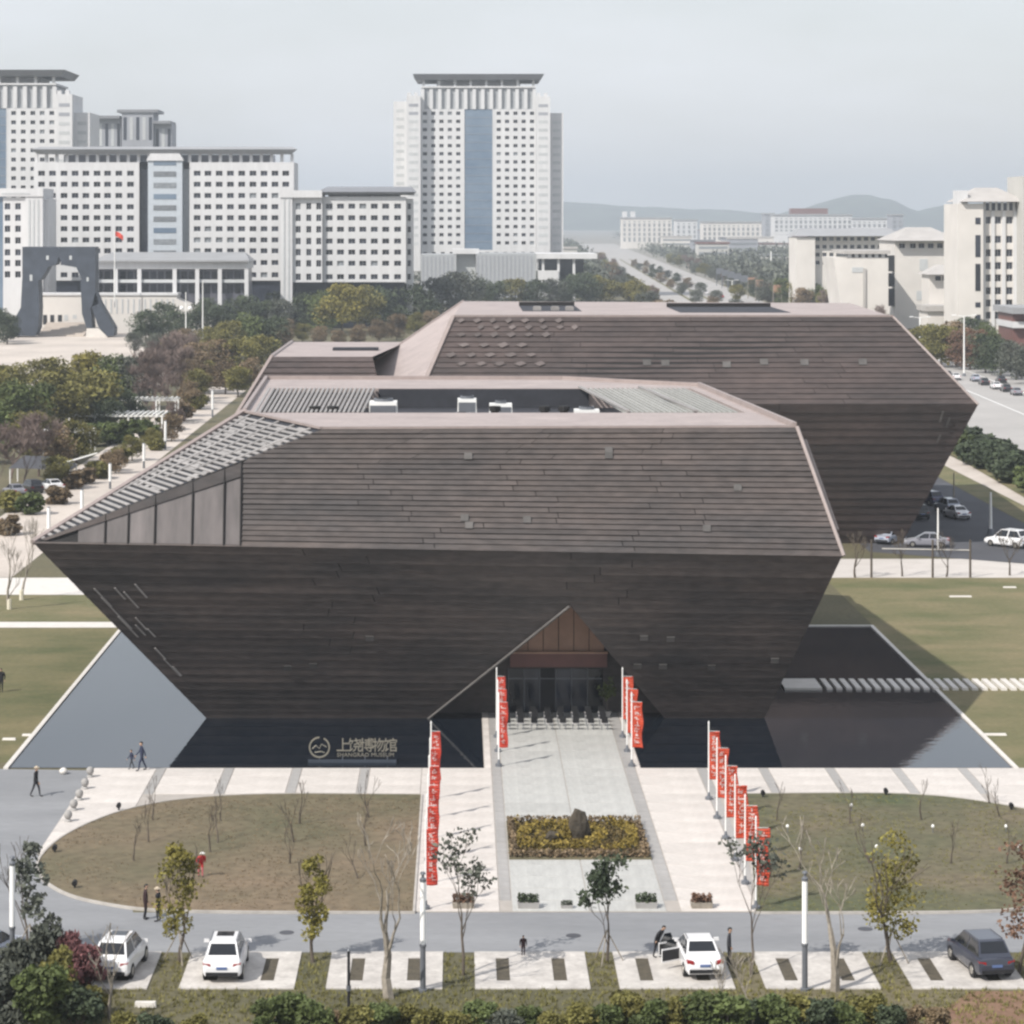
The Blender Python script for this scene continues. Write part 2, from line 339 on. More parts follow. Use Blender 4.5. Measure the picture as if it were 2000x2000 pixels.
for (x0,x1) in ((-2.3,2.0),(10.9,14.68)):
    for r in range(13): slab(x0,x1,rows[r+1],rows[r],K['paving'])
    slab(x0,x1,125.65,rows[13],K['paving'])
slab(14.7,15.3,rows[13],rows[3],K['band'],'paving_band',.0712)
gx = [2.6+7.6*i/2 for i in range(3)]
for r in range(13):
    if rows[r] <= 144.2 and rows[r+1] >= 135.4 and False: continue
    for i in range(2): slab(gx[i],gx[i+1],rows[r+1],rows[r],K['paving_grey'])
for i in range(2):
    slab(gx[i],gx[i+1],125.65,rows[13],K['paving_grey'])
    for r in range(7): slab(gx[i],gx[i+1],158.4+2.55*r,158.4+2.55*(r+1),K['paving_grey'])
for r in range(13):
    for (x0,x1) in ((2.0,2.6),(10.2,10.9)): slab(x0,x1,rows[r+1],rows[r],K['band'],'paving_band',.071)
for r in range(7):
    for (x0,x1) in ((2.0,2.6),(10.2,10.9)): slab(x0,x1,158.4+2.55*r,158.4+2.55*(r+1),K['band'],'paving_band',.071)
    for (x0,x1) in ((1.55,2.0),(10.9,11.23)): slab(x0,x1,158.4+2.55*r,158.4+2.55*(r+1),K['paving'],'edge_slab')

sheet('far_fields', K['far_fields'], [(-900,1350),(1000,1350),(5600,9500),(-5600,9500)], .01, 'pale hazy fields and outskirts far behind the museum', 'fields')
sheet('bare_soil', K['bare_soil'], [(20.5,100),(40,100),(40,112.8),(22.5,112.8),(20.8,110)], .008, 'reddish bare soil patch at the near right corner', 'soil')
# stepping path across the right pool and lawn
sp = MB(); sp.box(23.5,26.2,184.8,188.6,.0,.2)
spo = struct(sp, 'stepping_path', K['kerb'], 'stepping stone path crossing the right pool and lawn', 'path')
mb = MB(); mb.hexa([(-.22,-1.9,-.1),(.22,-1.9,-.1),(.22,1.9,-.1),(-.22,1.9,-.1),(-.2,-1.88,.1),(.2,-1.88,.1),(.2,1.88,.1),(-.2,1.88,.1)]); sm_ = mb.mesh('stepping_stone', K['kerb'])
for k in range(64): link('stepping_stone', sm_, spo, (26.75+.70*k, 186.7+random.uniform(-.04,.04), .1))

for i_, (px_, py_) in enumerate(((560,1822),(1120,1828),(1690,1815),(120,1640))):
    p_ = g(px_,py_); mb = MB(); mb.tube([(p_.x,p_.y,.0),(p_.x,p_.y,.024)],[.36,.36],14)
    tag(mb.build('manhole_cover', K['asphalt_dark']), ['dark round manhole cover on the lane left of the middle lamp','dark round manhole cover on the lane in front of the leafy tree','dark round manhole cover on the lane right of the right lamp','dark round manhole cover on the side road by the oval lawn'][i_], 'manhole cover')
# parking bays
pk = MB(); pk.box(-20,26,112.9,118.7,-.02,.004)
pads = [(-18.9,-13.8),(-12.4,-7.3),(-5.9,-.75),(.7,5.8),(7.1,12.2),(13.55,18.65),(20.05,25.2)]
pko = struct(pk, 'parking_row', K['ground'], 'row of pale parking pads set into the verge along the lane', 'parking')
for (x0,x1) in pads:
    mb = MB(); w = (x1-x0)/2; xc = (x0+x1)/2
    xs_ = [x0, x0+w/2-.3, x0+w/2+.3, xc+w/2-.3, xc+w/2+.3, x1]; ya, yb, yc, yd = 113.05, 114.2, 117.7, 118.73
    for i in range(5):
        if i % 2 == 0: mb.box(xs_[i],xs_[i+1],ya,yd,-.02,.06)
        else: mb.box(xs_[i]+.001,xs_[i+1]-.001,ya,yb,-.02,.0595).box(xs_[i]+.001,xs_[i+1]-.001,yc,yd,-.02,.0595)
    mb.build('parking_pad', K['pad'] if 'pad' in K else K['paving'], pko)
    for xm in (x0+w/2, xc+w/2):
        mb = MB(); mb.box(xm-.298,xm+.298,yb+.002,yc-.002,-.02,.03); mb.build('grass_slot', K['slot'], pko)

# ------------------------------------------------------------------ museum, front hall
def V(*a): return Vector(a)
def bil(q, u, t): return lerp(lerp(q[0],q[1],u), lerp(q[2],q[3],u), t)
def courses(parent, q, n, lims, m, piece_len, outb=.13, outt=.03):
    """horizontal stone courses on a face q = (bottom left, bottom right, top left, top right)"""
    nrm = (q[1]-q[0]).cross(q[2]-q[0]).normalized()
    for k in range(n):
        t0, t1 = k/n+.05/n, (k+1)/n
        L0, L1 = lims(k/n, k/n), lims((k+1)/n, k/n)
        for (a0,b0), (a1,b1) in zip(L0, L1):
            width = (b0-a0)*(q[1]-q[0]).length
            if max(b0-a0, b1-a1) < .004: continue
            ns = max(1, round(width/piece_len)); off = random.uniform(-.3,.3)/ns if ns > 1 else 0
            cuts = [0]+[(i+1)/ns+off*.8 for i in range(ns-1)]+[1]
            for i in range(ns):
                c0, c1 = cuts[i], cuts[i+1]; e = .0006
                us = (lerp(a0,b0,c0)+e, lerp(a0,b0,c1)-e, lerp(a1,b1,c0)+e, lerp(a1,b1,c1)-e)
                if us[1]-us[0] < .0005 and us[3]-us[2] < .0005: continue
                p = [bil(q,us[0],t0), bil(q,us[1],t0), bil(q,us[2],t1), bil(q,us[3],t1)]
                mb = MB(); ob = outb*random.uniform(.8,1.15)
                mb.hexa([p[0]-nrm*.03,p[1]-nrm*.03,p[3]-nrm*.03,p[2]-nrm*.03,p[0]+nrm*ob,p[1]+nrm*ob,p[3]+nrm*outt,p[2]+nrm*outt])
                mb.build('cladding_panel', m, parent)
    return nrm
hall = thing('museum_hall', 'dark angular museum hall with stepped stone cladding standing in the pool', 'museum', (2,174,0))
BL, BR = V(-17.2,174.5,0), V(20.8,174.5,0); BBR, BBL = V(18,212,0), V(-12,212,0)
A, R = V(-27.62,166,13.05), V(24.83,166,12.2); RB, D = V(25.5,222,13), V(-22.6,222,13)
B, RR = V(-9.0,168.7,20.2), V(22.37,170,20.2); C, E, Mp, Fp = V(-15.3,183.5,20.2), V(-16.6,221.5,20.2), V(9,221,20.2), V(19.9,211.7,20.2)
AP, NL, NR = V(7.25,168.65,8.67), V(-2.2,174.5,0), V(14.0,174.5,0)
tAP = 8.67/12.55; nz0 = .14
def inset(p, n, d=.06): return p-n*d
wall = MB(); nlow = (BR-BL).cross(A-BL).normalized()
uap = (AP.x-lerp(BL.x,A.x,tAP))/(lerp(BR.x,R.x,tAP)-lerp(BL.x,A.x,tAP)); TP = lerp(A,R,uap); AP = bil((BL,BR,A,R),uap,tAP)
wall.quad(*[inset(p,nlow) for p in (BL,NL,AP)]).quad(*[inset(p,nlow) for p in (BL,AP,TP,A)]).quad(*[inset(p,nlow) for p in (NR,BR,R)]).quad(*[inset(p,nlow) for p in (NR,R,TP,AP)])
wall.quad(A,R,RR,B) if False else None
nup = (R-A).cross(B-A).normalized()
wall.quad(*[inset(p,nup,.05) for p in (A,R,RR,B)])
wall.build('wall', K['joint'], hall)
side = MB(); side.quad(BR,BBR,RB,R).quad(BBR,BBL,D,RB).quad(BBL,BL,A,D).quad(R,RB,Fp,RR).quad(RB,D,E,Mp).quad(RB,Mp,Fp)
side.quad(A,C,D).quad(D,C,E)
side.build('side_wall', K['clad'], hall)
def low_lims(t, s):
    l, r = lerp(BL.x,A.x,t), lerp(BR.x,R.x,t); f = lambda x: (x-l)/(r-l)
    if s >= tAP: return [(0,1)]
    if t >= tAP-1e-6: return [(0,uap),(uap,1)]
    k = t/tAP; return [(0, f(lerp(NL.x,AP.x,k))), (f(lerp(NR.x,AP.x,k)), 1)]
courses(hall, (BL,BR,A,R), 23, low_lims, K['clad'], 14, .07, .03)
def up_lims(t, s):
    if t > .72: return [(0,1)]
    return [(max(0,(470-(65+565*t))/(1580-655*t)), 1)]
courses(hall, (A,R,B,RR), 23, up_lims, K['clad'], 12, .09, .0)
# glazed corner behind the slanting edge
K['screen'] = mat('pale_screen_glass', (.088,.080,.078), .4, col2=(.15,.133,.13), scale=.4, objvar=.25, stretch=(3,1,.5))
q4 = (A,R,B,RR)
def upx(px, t): return bil(q4, max(0,(px-(65+565*t))/(1580-655*t)), t)
cuts = [150,205,250,302,375,437,470]
for i in range(6):
    a_, b_ = cuts[i]+2, cuts[i+1]-2
    ta, tb = (a_-65)/565*.8, (b_-65)/565*.8
    mb = MB(); mb.quad(upx(a_,.012),upx(b_,.012),upx(b_,tb),upx(a_,ta)); mb.build('glazed_panel', K['screen'], hall)
    tb = (cuts[i+1]-65)/565
    mb = MB(); mb.tube([upx(cuts[i+1],.0)+nup*.06,upx(cuts[i+1],tb)+nup*.06],[.07,.07],4); mb.build('mullion', K['joint'], hall)
mb = MB(); mb.quad(*[p+nup*.1 for p in (upx(90,.02),upx(470,.58),upx(470,.70),upx(80,.025))]); mb.build('painted_eave_shade', K['clad'], hall)  # dark strip standing in for the shade under the slanting overhang
# slanting lattice flank: a dark backing, pale louvre bars, cross bars
nfl = (C-A).cross(B-A).normalized()
if nfl.z < 0: nfl = -nfl
mb = MB(); mb.quad(A-nfl*.05,B-nfl*.05,C-nfl*.05); mb.build('flank_backing', K['void'], hall)
for k in range(36):
    s = .03+.95*k/36; w_ = .0118
    l0, r0, l1, r1 = lerp(A,C,s), lerp(A,B,s), lerp(A,C,s+w_), lerp(A,B,s+w_)
    mb = MB(); mb.hexa([l0,r0,r1,l1,l0+nfl*.07,r0+nfl*.07,r1+nfl*.07,l1+nfl*.07]); mb.build('louvre_bar', K['slat'], hall)
for k in range(5):
    f = .0+.2*k+.1
    a_, b_ = lerp(lerp(A,C,.35+.08*k),lerp(A,B,.35+.08*k),f), lerp(lerp(A,C,.985),lerp(A,B,.985),f)
    dirv = (B-C).normalized()*.18
    mb = MB(); mb.hexa([a_-dirv,a_+dirv,b_+dirv,b_-dirv,a_-dirv+nfl*.1,a_+dirv+nfl*.1,b_+dirv+nfl*.1,b_-dirv+nfl*.1]); mb.build('cross_bar', K['slat'], hall)
rng = random.Random(5)
for k in range(34):
    s = rng.uniform(.42,.95); s = .03+.95*round((s-.03)/.95*36)/36+.0135; f = rng.uniform(.03,.9)
    p = [lerp(lerp(A,C,s),lerp(A,B,s),f), lerp(lerp(A,C,s),lerp(A,B,s),f+.1), lerp(lerp(A,C,s+.011),lerp(A,B,s+.011),f+.1), lerp(lerp(A,C,s+.011),lerp(A,B,s+.011),f)]
    mb = MB(); mb.hexa([x+nfl*.01 for x in p]+[x+nfl*.05 for x in p]); mb.build('lattice_panel', K['slat'], hall)
# roof rims, recess, louvre grids
rf = MB(); z = 20.2; xl, xr = -15.0, 19.6
def rx(Y): return lerp(RR.x,Fp.x,(Y-170)/(211.7-170))
def edge_in(Y): return rx(Y)-1.1
rf.quad(B,RR,V(rx(183),183,z),V(-15.25,183,z)).quad(V(-15.3,183,z),V(-14.2,183,z),V(-15.1,209.5,z),V(-16.2,209.5,z))
rf.quad(V(edge_in(183),183,z),V(rx(183),183,z),V(rx(209.5),209.5,z),V(edge_in(209.5),209.5,z))
rf.quad(V(-16.2,209.5,z),V(rx(209.5),209.5,z),Fp,Mp,E)
rf.quad(V(-14.2,183,z),V(-15.1,209.5,z),V(-15.1,209.5,z-1.6),V(-14.2,183,z-1.6)).quad(V(-15.1,209.5,z),V(edge_in(209.5),209.5,z),V(edge_in(209.5),209.5,z-1.6),V(-15.1,209.5,z-1.6))
rf.quad(V(edge_in(209.5),209.5,z),V(edge_in(183),183,z),V(edge_in(183),183,z-1.6),V(edge_in(209.5),209.5,z-1.6))
rf.build('roof', K['roof'], hall)
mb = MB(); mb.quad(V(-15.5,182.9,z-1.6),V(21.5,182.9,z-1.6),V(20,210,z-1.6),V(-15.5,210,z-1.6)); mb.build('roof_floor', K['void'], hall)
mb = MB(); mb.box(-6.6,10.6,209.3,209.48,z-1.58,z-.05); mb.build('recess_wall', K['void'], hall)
for a_, b_, h in ((B,RR,.16),(B,C,.16),(C,E,.3),(RR,Fp,.35),(Fp,Mp,.3),(Mp,E,.3)):
    d = (b_-a_).normalized(); s_ = V(0,0,1).cross(d)*.22; tr = MB()
    tr.hexa([a_-s_*.2,b_-s_*.2,b_+s_,a_+s_,a_-s_*.2+V(0,0,h),b_-s_*.2+V(0,0,h),b_+s_+V(0,0,h),a_+s_+V(0,0,h)])
    tr.build('parapet', K['trim'], hall)
for a_, b_, r_ in ((RR+V(.05,0,.05),R+V(.1,0,0),.16),(lerp(RR,R,.12)+V(.35,1.2,.05),lerp(RR,R,.82)+V(.35,1.0,0),.17),(A+V(-.02,0,.02),C+V(-.05,0,.1),.22)):
    tr = MB(); tr.tube([a_,b_],[r_,r_],5); tr.build('corner_trim', K['trim'], hall)
tr = MB(); tr.tube([A,R],[.1,.1],5); tr.build('belt_edge', K['clad'], hall)
for k in range(24):
    x = -14.7+8.0*k/24; mb = MB(); sk = -.9*(1-k/24)
    mb.hexa([V(x,183.1,z-.12),V(x+.17,183.1,z-.12),V(x+.17+sk,209.3,z-.12),V(x+sk,209.3,z-.12),V(x,183.1,z+.06),V(x+.17,183.1,z+.06),V(x+.17+sk,209.3,z+.06),V(x+sk,209.3,z+.06)])
    mb.build('roof_louvre', K['slat'], hall)
for k in range(21):
    f0 = k/21; xa, xb = lerp(11.9,edge_in(183.2)-.3,f0), lerp(10.2,edge_in(209.3)-.3,f0); w_ = .13; mb = MB()
    mb.hexa([V(xa,183.1,z-.12),V(xa+w_,183.1,z-.12),V(xb+w_,209.3,z-.12),V(xb,209.3,z-.12),V(xa,183.1,z+.05),V(xa+w_,183.1,z+.05),V(xb+w_,209.3,z+.05),V(xb,209.3,z+.05)])
    mb.build('roof_louvre', K['slat_green'], hall)
for x in (10.7,15.6):
    mb = MB(); mb.hexa([V(x+1.2,183.1,z+.06),V(x+1.5,183.1,z+.06),V(x+.3-1.0,209.3,z+.06),V(x-1.0,209.3,z+.06),V(x+1.2,183.1,z+.2),V(x+1.5,183.1,z+.2),V(x+.3-1.0,209.3,z+.2),V(x-1.0,209.3,z+.2)])
    mb.build('roof_beam', K['slat'], hall)
# slit lights near the left edge, small vents scattered over the faces
for (px,py,l) in ((182,1132,34),(196,1150,60),(222,1130,22),(240,1138,30),(262,1122,26),(262,1190,24),(228,1188,40),(285,1212,16),(262,1205,20),(300,1252,22),(318,1275,34),(335,1290,18)):
    t = (1403-py)/343.0*.96; u = (px-lerp(405,65,t))/(lerp(1492,1645,t)-lerp(405,65,t)); dt = l/343.0; du = -.0
    q4 = (BL,BR,A,R); p0, p1 = bil(q4,u,t)+nlow*.13, bil(q4,max(0,u),t-dt)+nlow*.13; w_ = V(.06,0,0)
    mb = MB(); mb.hexa([p1-w_,p1+w_,p0+w_,p0-w_]+[x+nlow*.05 for x in (p1-w_,p1+w_,p0+w_,p0-w_)]); mb.build('slit_light', K['slat'], hall)
K['vent'] = mat('pale_vent_plate', (.098,.092,.088), .6, var=.2, objvar=.3)
def vents(parent, q4, pts, frm, nrm, k=1.0):
    for (px,py) in pts:
        u, t = frm(px,py); p = bil(q4,u,t)+nrm*.09; a = (q4[1]-q4[0]).normalized()*.26*k; c = (q4[2]-q4[0]); c = (c-a.normalized()*c.dot(a.normalized())).normalized()*.22*k
        mb = MB(); mb.hexa([p-a-c,p+a-c,p+a+c,p-a+c]+[x+nrm*.05 for x in (p-a-c,p+a-c,p+a+c,p-a+c)]); mb.build('vent', K['vent'], parent)
def f_low(px,py):
    t = (1403-py)/335.0; return ((px-lerp(405,65,t))/(lerp(1492,1645,t)-lerp(405,65,t)), t)
def f_up(px,py):
    t = (1072-py)/236.0; return ((px-lerp(65,630,t))/(lerp(1645,1555,t)-lerp(65,630,t)), t)
vents(hall, (BL,BR,A,R), [(1258,1234),(1310,1236),(1245,1292),(1295,1292),(1514,1278),(1390,1293),(610,1295),(560,1300),(720,1240)], f_low, nlow)
vents(hall, (A,R,B,RR), [(1187,880),(1187,890),(906,1012),(915,1026),(1028,1014),(1380,1026),(912,892),(1440,950)], f_up, nup)
# entrance
ent = MB(); ye = 176.3
ent.slab([(-3.2,0),(3.3,0),(3.3,3.1),(9.9,3.1),(9.9,0),(14.5,0),(14.5,4.3),(-3.2,4.3)], ye, ye+.3); ent.build('entrance_wall', K['clad'], hall)
for k in range(6):
    x0 = 3.7+k*1.05; mb = MB(); mb.box(x0,x0+1.0,ye-.32,ye-.22,4.32,8.0-abs(k-2.5)*.55); mb.build('gable_panel', K['brown_panel'], hall)
mb = MB(); mb.quad(V(3.3,ye-.2,4.2),V(10.3,ye-.2,4.2),V(7.2,ye-.2,9)); mb.build('gable_backing', K['joint'], hall)
mb = MB(); mb.box(3.5,10.15,ye-.55,ye+.1,3.28,4.3); mb.build('fascia', K['red_brown'], hall)
mb = MB(); mb.box(3.4,10.2,ye-.7,ye-.1,4.22,4.34); mb.build('fascia_cap', K['brown_panel'], hall)
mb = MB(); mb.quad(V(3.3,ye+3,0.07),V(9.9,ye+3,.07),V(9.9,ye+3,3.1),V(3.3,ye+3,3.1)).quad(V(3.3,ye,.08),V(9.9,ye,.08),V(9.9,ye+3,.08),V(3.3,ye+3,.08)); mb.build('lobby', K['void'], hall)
for k in range(6):
    x0 = 3.35+k*1.09
    if k in (2,): dm = K['black']
    else: dm = K['glass_dark']
    mb = MB(); mb.box(x0+.03,x0+1.06,ye+.1,ye+.14,.08,3.05); d_o = mb.build('door', dm, hall)
    mb = MB(); mb.box(x0,x0+.045,ye+.06,ye+.18,.06,3.08).box(x0+.045,x0+1.045,ye+.06,ye+.18,2.35,2.41); mb.build('door_frame', K['metal_grey'], d_o)
tr = MB(); o_ = nlow*.14; tr.tube([NL+o_,AP+o_],[.1,.1],5); tr.build('gable_trim', K['vent'], hall)
lin = MB(); dd = V(0,7.5,0)
lin.quad(NL,AP,AP+dd*1.0,NL+V(0,1.8,0)).quad(AP,NR,NR+V(0,1.8,0),AP+dd); lin.build('porch_lining', K['clad'], hall)
# rooftop plant
def rooftop_unit(x, y, w, d, h, label):
    zf = 18.6; t = thing('rooftop_unit', label, 'air unit', (x,y,zf), 'air handling units on the museum roof')
    mb = MB(); mb.hexa([(-w/2,-d/2,.25),(w/2,-d/2,.25),(w/2,d/2,.25),(-w/2,d/2,.25),(-w/2*.96,-d/2*.96,h),(w/2*.96,-d/2*.96,h),(w/2*.96,d/2*.96,h),(-w/2*.96,d/2*.96,h)]); mb.build('casing', K['white_paint'], t, local=True)
    mb = MB(); mb.lathe((0,0,h),[(0,min(w,d)*.36),(.22,min(w,d)*.36),(.22,min(w,d)*.3),(.05,min(w,d)*.3)],12); mb.build('fan_ring', K['metal_grey'], t, local=True)
    mb = MB(); mb.box(-w/2+.1,w/2-.1,-d/2-.03,-d/2,.5,h-.25); mb.build('grille', K['metal_grey'], t, local=True)
    for sx in (-1,1):
        mb = MB(); mb.box(sx*w*.4-.06,sx*w*.4+.06,-d*.4,d*.4,0,.25); mb.build('skid', K['metal_grey'], t, local=True)
rooftop_unit(-5.6,189,2.1,2.0,2.0,'large white air unit at the left end of the roof recess')
rooftop_unit(.6,199,1.5,1.6,1.5,'white air unit left of the middle of the roof recess')
rooftop_unit(.2,187,1.6,1.4,1.1,'low white air unit standing at the front of the roof recess')
rooftop_unit(3.2,198,1.8,1.2,1.2,'small white air unit in the middle of the roof recess')
rooftop_unit(9.4,189,1.9,1.6,1.4,'grey white air unit at the right end of the roof recess')
for i, x in enumerate((-10.5,-9.2,2.6,6.2,7.6)):
    t = MB(); t.tube([(x,186,18.6),(x,186,20.1)],[.28,.28],8).tube([(x,186,20.1),(x,186,20.45)],[.42,.42],8)
    tag(t.build('roof_vent_pipe', K['joint']), ORD[i]+' dark vent pipe from the left in the front hall roof recess', 'vent pipe', 'vent pipes on the museum roof')

# ------------------------------------------------------------------ museum, second hall and link block
h2 = thing('museum_hall', 'red brown angular museum hall behind the front hall', 'museum', (25,270,0))
bBL, bBR = V(2,269,0), V(46.5,269,0); bA, bR = V(-4.5,260,15.2), V(52.8,260.5,15.2)
bB, bRR = V(-.64,266,23.9), V(45.1,266,23.9); bE, bF, bD, bRB = V(.5,317,23.9), V(47.3,310,23.9), V(-13,300,15.2), V(56,318,15.2)
n2l, n2u = (bBR-bBL).cross(bA-bBL).normalized(), (bR-bA).cross(bB-bA).normalized()
mb = MB(); mb.quad(*[p-n2l*.06 for p in (bBL,bBR,bR,bA)]).quad(*[p-n2u*.05 for p in (bA,bR,bRR,bB)]); mb.build('wall', K['joint'], h2)
mb = MB(); mb.quad(bBR,V(48,312,0),bRB,bR).quad(bR,bRB,bF,bRR).quad(V(48,312,0),V(0,300,0),bD,bRB).quad(V(0,300,0),bBL,bA,bD).quad(bRB,bD,bE,bF); mb.build('side_wall', K['clad_back'], h2)
mb = MB(); mb.quad(bA,bB,bE,bD); mb.build('pale_flank', K['roof'], h2)  # left flank clad in the same pale beige as the roof
mb = MB(); mb.quad(bB,bRR,bF,bE); mb.build('roof', K['roof'], h2)
full = lambda t, s: [(0,1)]
courses(h2, (bBL,bBR,bA,bR), 18, full, K['clad_back'], 14, .1, .03)
courses(h2, (bA,bR,bB,bRR), 17, full, K['clad_back'], 15, .085, .0)
for a_, b_, r_ in ((bB,bA,.3),(bE,bD,.2),(bRR,bR,.15)):
    tr = MB(); tr.tube([a_,b_],[r_,r_],5); tr.build('corner_trim', K['trim'], h2)
tr = MB(); tr.hexa([bB,bRR,bRR+V(0,.4,0),bB+V(0,.4,0),bB+V(0,0,.2),bRR+V(0,0,.2),bRR+V(0,.4,.2),bB+V(0,.4,.2)]); tr.build('parapet', K['trim'], h2)
for (x0,x1,y0,y1) in ((7,13.5,282,300),(24,36,278,296)):
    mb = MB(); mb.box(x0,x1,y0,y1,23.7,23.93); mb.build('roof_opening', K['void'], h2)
    mb = MB(); mb.box(x0,x1,y1,y1+.5,23.9,24.35); mb.build('roof_screen', K['joint'], h2)
for i, x in enumerate((8.2,10.2,11.8)):
    t = MB(); t.box(x,x+.9,284,285.2,23.93,24.3).box(x+.1,x+.8,284.1,285.1,24.3,24.38)
    tag(t.build('roof_box', K['slat']), ORD[i]+' low pale box from the left on the roof of the second hall', 'air unit', 'white boxes on the second hall roof')
K['perf'] = mat('pale_perforated_panel', (.125,.103,.098), .6, var=.15, objvar=.25)
rng = random.Random(3)
for r, (py,x0,x1,w) in enumerate(((627,900,1110,24),(641,928,1130,22),(656,900,1085,24),(677,895,1050,30),(697,880,1060,30),(715,890,1060,30))):
    px = x0+(r%2)*10
    while px < x1:
        t = (795-py)/177.0; u = (px-lerp(811,885,t))/(lerp(1890,1745,t)-lerp(811,885,t)); q4 = (bA,bR,bB,bRR)
        du, dt = w*.00042*rng.uniform(.8,1.1), .028*rng.uniform(.8,1.2); p = [bil(q4,u-du,t),bil(q4,u,t-dt),bil(q4,u+du,t),bil(q4,u+du*.2,t+dt)]
        mb = MB(); mb.hexa([x+n2u*.14 for x in p]+[x+n2u*.2 for x in p]); mb.build('perforated_panel', K['perf'], h2); px += w+rng.uniform(6,10)
def f2(px,py):
    t = (795-py)/177.0; return ((px-lerp(811,885,t))/(lerp(1912,1745,t)-lerp(811,885,t)), t)
vents(h2, (bA,bR,bB,bRR), [(1264,712),(1300,713),(1493,711),(1572,712),(1686,711),(1420,716)], f2, n2u, 1.6)
for (px,py,l) in ((1843,806,20),(1856,818,18),(1838,850,14)):
    t0_ = 1-(py-795)/265.0; t1_ = t0_-l/265.0
    def f2l(px,t): xl_, xr_ = lerp(940,811,t), lerp(1761,1912,t); return (px-xl_)/(xr_-xl_)
    p0, p1 = bil((bBL,bBR,bA,bR),f2l(px,t0_),t0_)+n2l*.14, bil((bBL,bBR,bA,bR),f2l(px-6,t1_),t1_)+n2l*.14; w_ = V(.1,0,0); mb = MB()
    mb.hexa([p1-w_,p1+w_,p0+w_,p0-w_]+[x+n2l*.05 for x in (p1-w_,p1+w_,p0+w_,p0-w_)]); mb.build('slit_light', K['vent'], h2)
h3 = thing('museum_link', 'low red brown museum block joined to the left of the second hall', 'museum', (-15,285,0))
c1, c2, c3, c4 = V(-20.55,280,19), V(-9.5,280,19), V(-6.5,314,19), V(-20.5,314,19); d1, d2 = V(-24.5,273,12), V(-7.5,273,12)
n3 = (d2-d1).cross(c1-d1).normalized()
mb = MB(); mb.quad(d1,d2,V(-8,280,0),V(-20,280,0)).quad(d1,c1,c4,V(-24,316,12)).quad(d1,V(-24,316,12),V(-20,310,0),V(-20,280,0)).quad(V(-24,316,12),c4,c3,V(-7,316,12)); mb.build('side_wall', K['clad_back'], h3)
mb = MB(); mb.quad(c1,c2,c3,c4); mb.build('roof', K['roof'], h3)
mb = MB(); mb.quad(*[p-n3*.06 for p in (d1,d2,c2,c1)]); mb.build('wall', K['joint'], h3)
courses(h3, (d1,d2,c1,c2), 12, full, K['clad_back'], 7, .12, .02)
for a_, b_ in ((c1,d1),(c1,c4)):
    mb = MB(); mb.tube([a_,b_],[.25,.25],5); mb.build('corner_trim', K['trim'], h3)
mb = MB(); mb.box(-14.5,-9.3,293,295.5,18.9,19.3); mb.build('roof_opening', K['void'], h3)
# ------------------------------------------------------------------ buildings behind
win_cache = {}
def window_mesh(w, h, kind='dark'):
    k = (round(w,2), round(h,2), kind)
    if k not in win_cache:
        mb = MB(); mb.quad((-w/2,0,-h/2),(w/2,0,-h/2),(w/2,0,h/2),(-w/2,0,h/2), m=0)
        f = .07
        mb.box(-w/2,w/2,-.08,-.01,-h/2,-h/2+f,1).box(-w/2,w/2,-.08,-.01,h/2-f,h/2,1).box(-.02,.02,-.05,-.01,-h/2+f,h/2-f,1)
        win_cache[k] = mb.mesh('window', [K['glass_dark'] if kind == 'dark' else K['glass_grey'], K['frame_white']])
    return win_cache[k]
K['glass_grey'] = mat('grey_reflecting_glass', (.20,.215,.23), .25, var=.2, objvar=.25)
rw = random.Random(11)
def front(parent, wallmat, x0, x1, z0, z1, y, cols, rows, w, h, depth=.45, name='wall', pale=.12, skip=None):
    """a front wall with real openings at cols (x) by rows (z), a recessed window in each"""
    mb = MB(); cols = sorted(cols); rows = sorted(rows)
    X = [x0]+[v for c in cols for v in (c-w/2, c+w/2)]+[x1]; Z = [z0]+[v for r in rows for v in (r-h/2, r+h/2)]+[z1]
    for i in range(len(X)-1):
        for j in range(len(Z)-1):
            if i % 2 == 1 and j % 2 == 1:
                a, b, c, d = X[i], X[i+1], Z[j], Z[j+1]; yy = y+depth
                mb.quad((a,y,c),(b,y,c),(b,yy,c),(a,yy,c)).quad((a,yy,d),(b,yy,d),(b,y,d),(a,y,d)).quad((a,y,c),(a,yy,c),(a,yy,d),(a,y,d)).quad((b,yy,c),(b,y,c),(b,y,d),(b,yy,d))
            elif X[i+1]-X[i] > 1e-6 and Z[j+1]-Z[j] > 1e-6:
                mb.quad((X[i],y,Z[j]),(X[i+1],y,Z[j]),(X[i+1],y,Z[j+1]),(X[i],y,Z[j+1]))
    mb.build(name, wallmat, parent)
    o0 = origin(parent)
    for c in cols:
        for r in rows:
            link('window', window_mesh(w,h,'pale' if rw.random() < pale else 'dark'), parent, Vector((c,y+depth-.01,r))-o0)
def shell(parent, wallmat, x0, x1, y0, y1, z0, z1, name='side_wall', top=True):
    mb = MB(); e = .0
    mb.quad((x0,y1,z0),(x0,y0,z0),(x0,y0,z1),(x0,y1,z1)).quad((x1,y0,z0),(x1,y1,z0),(x1,y1,z1),(x1,y0,z1)).quad((x1,y1,z0),(x0,y1,z0),(x0,y1,z1),(x1,y1,z1))
    if top: mb.quad((x0,y0,z1),(x1,y0,z1),(x1,y1,z1),(x0,y1,z1))
    mb.build(name, wallmat, parent)
def PX(px, Y): return (px-VX)*Y/FPX
def PZ(py, Y): return CAMZ-(py-VY)*Y/FPX
def boxpart(parent, name, m, *b):
    mb = MB(); mb.box(*b); return mb.build(name, m, parent)

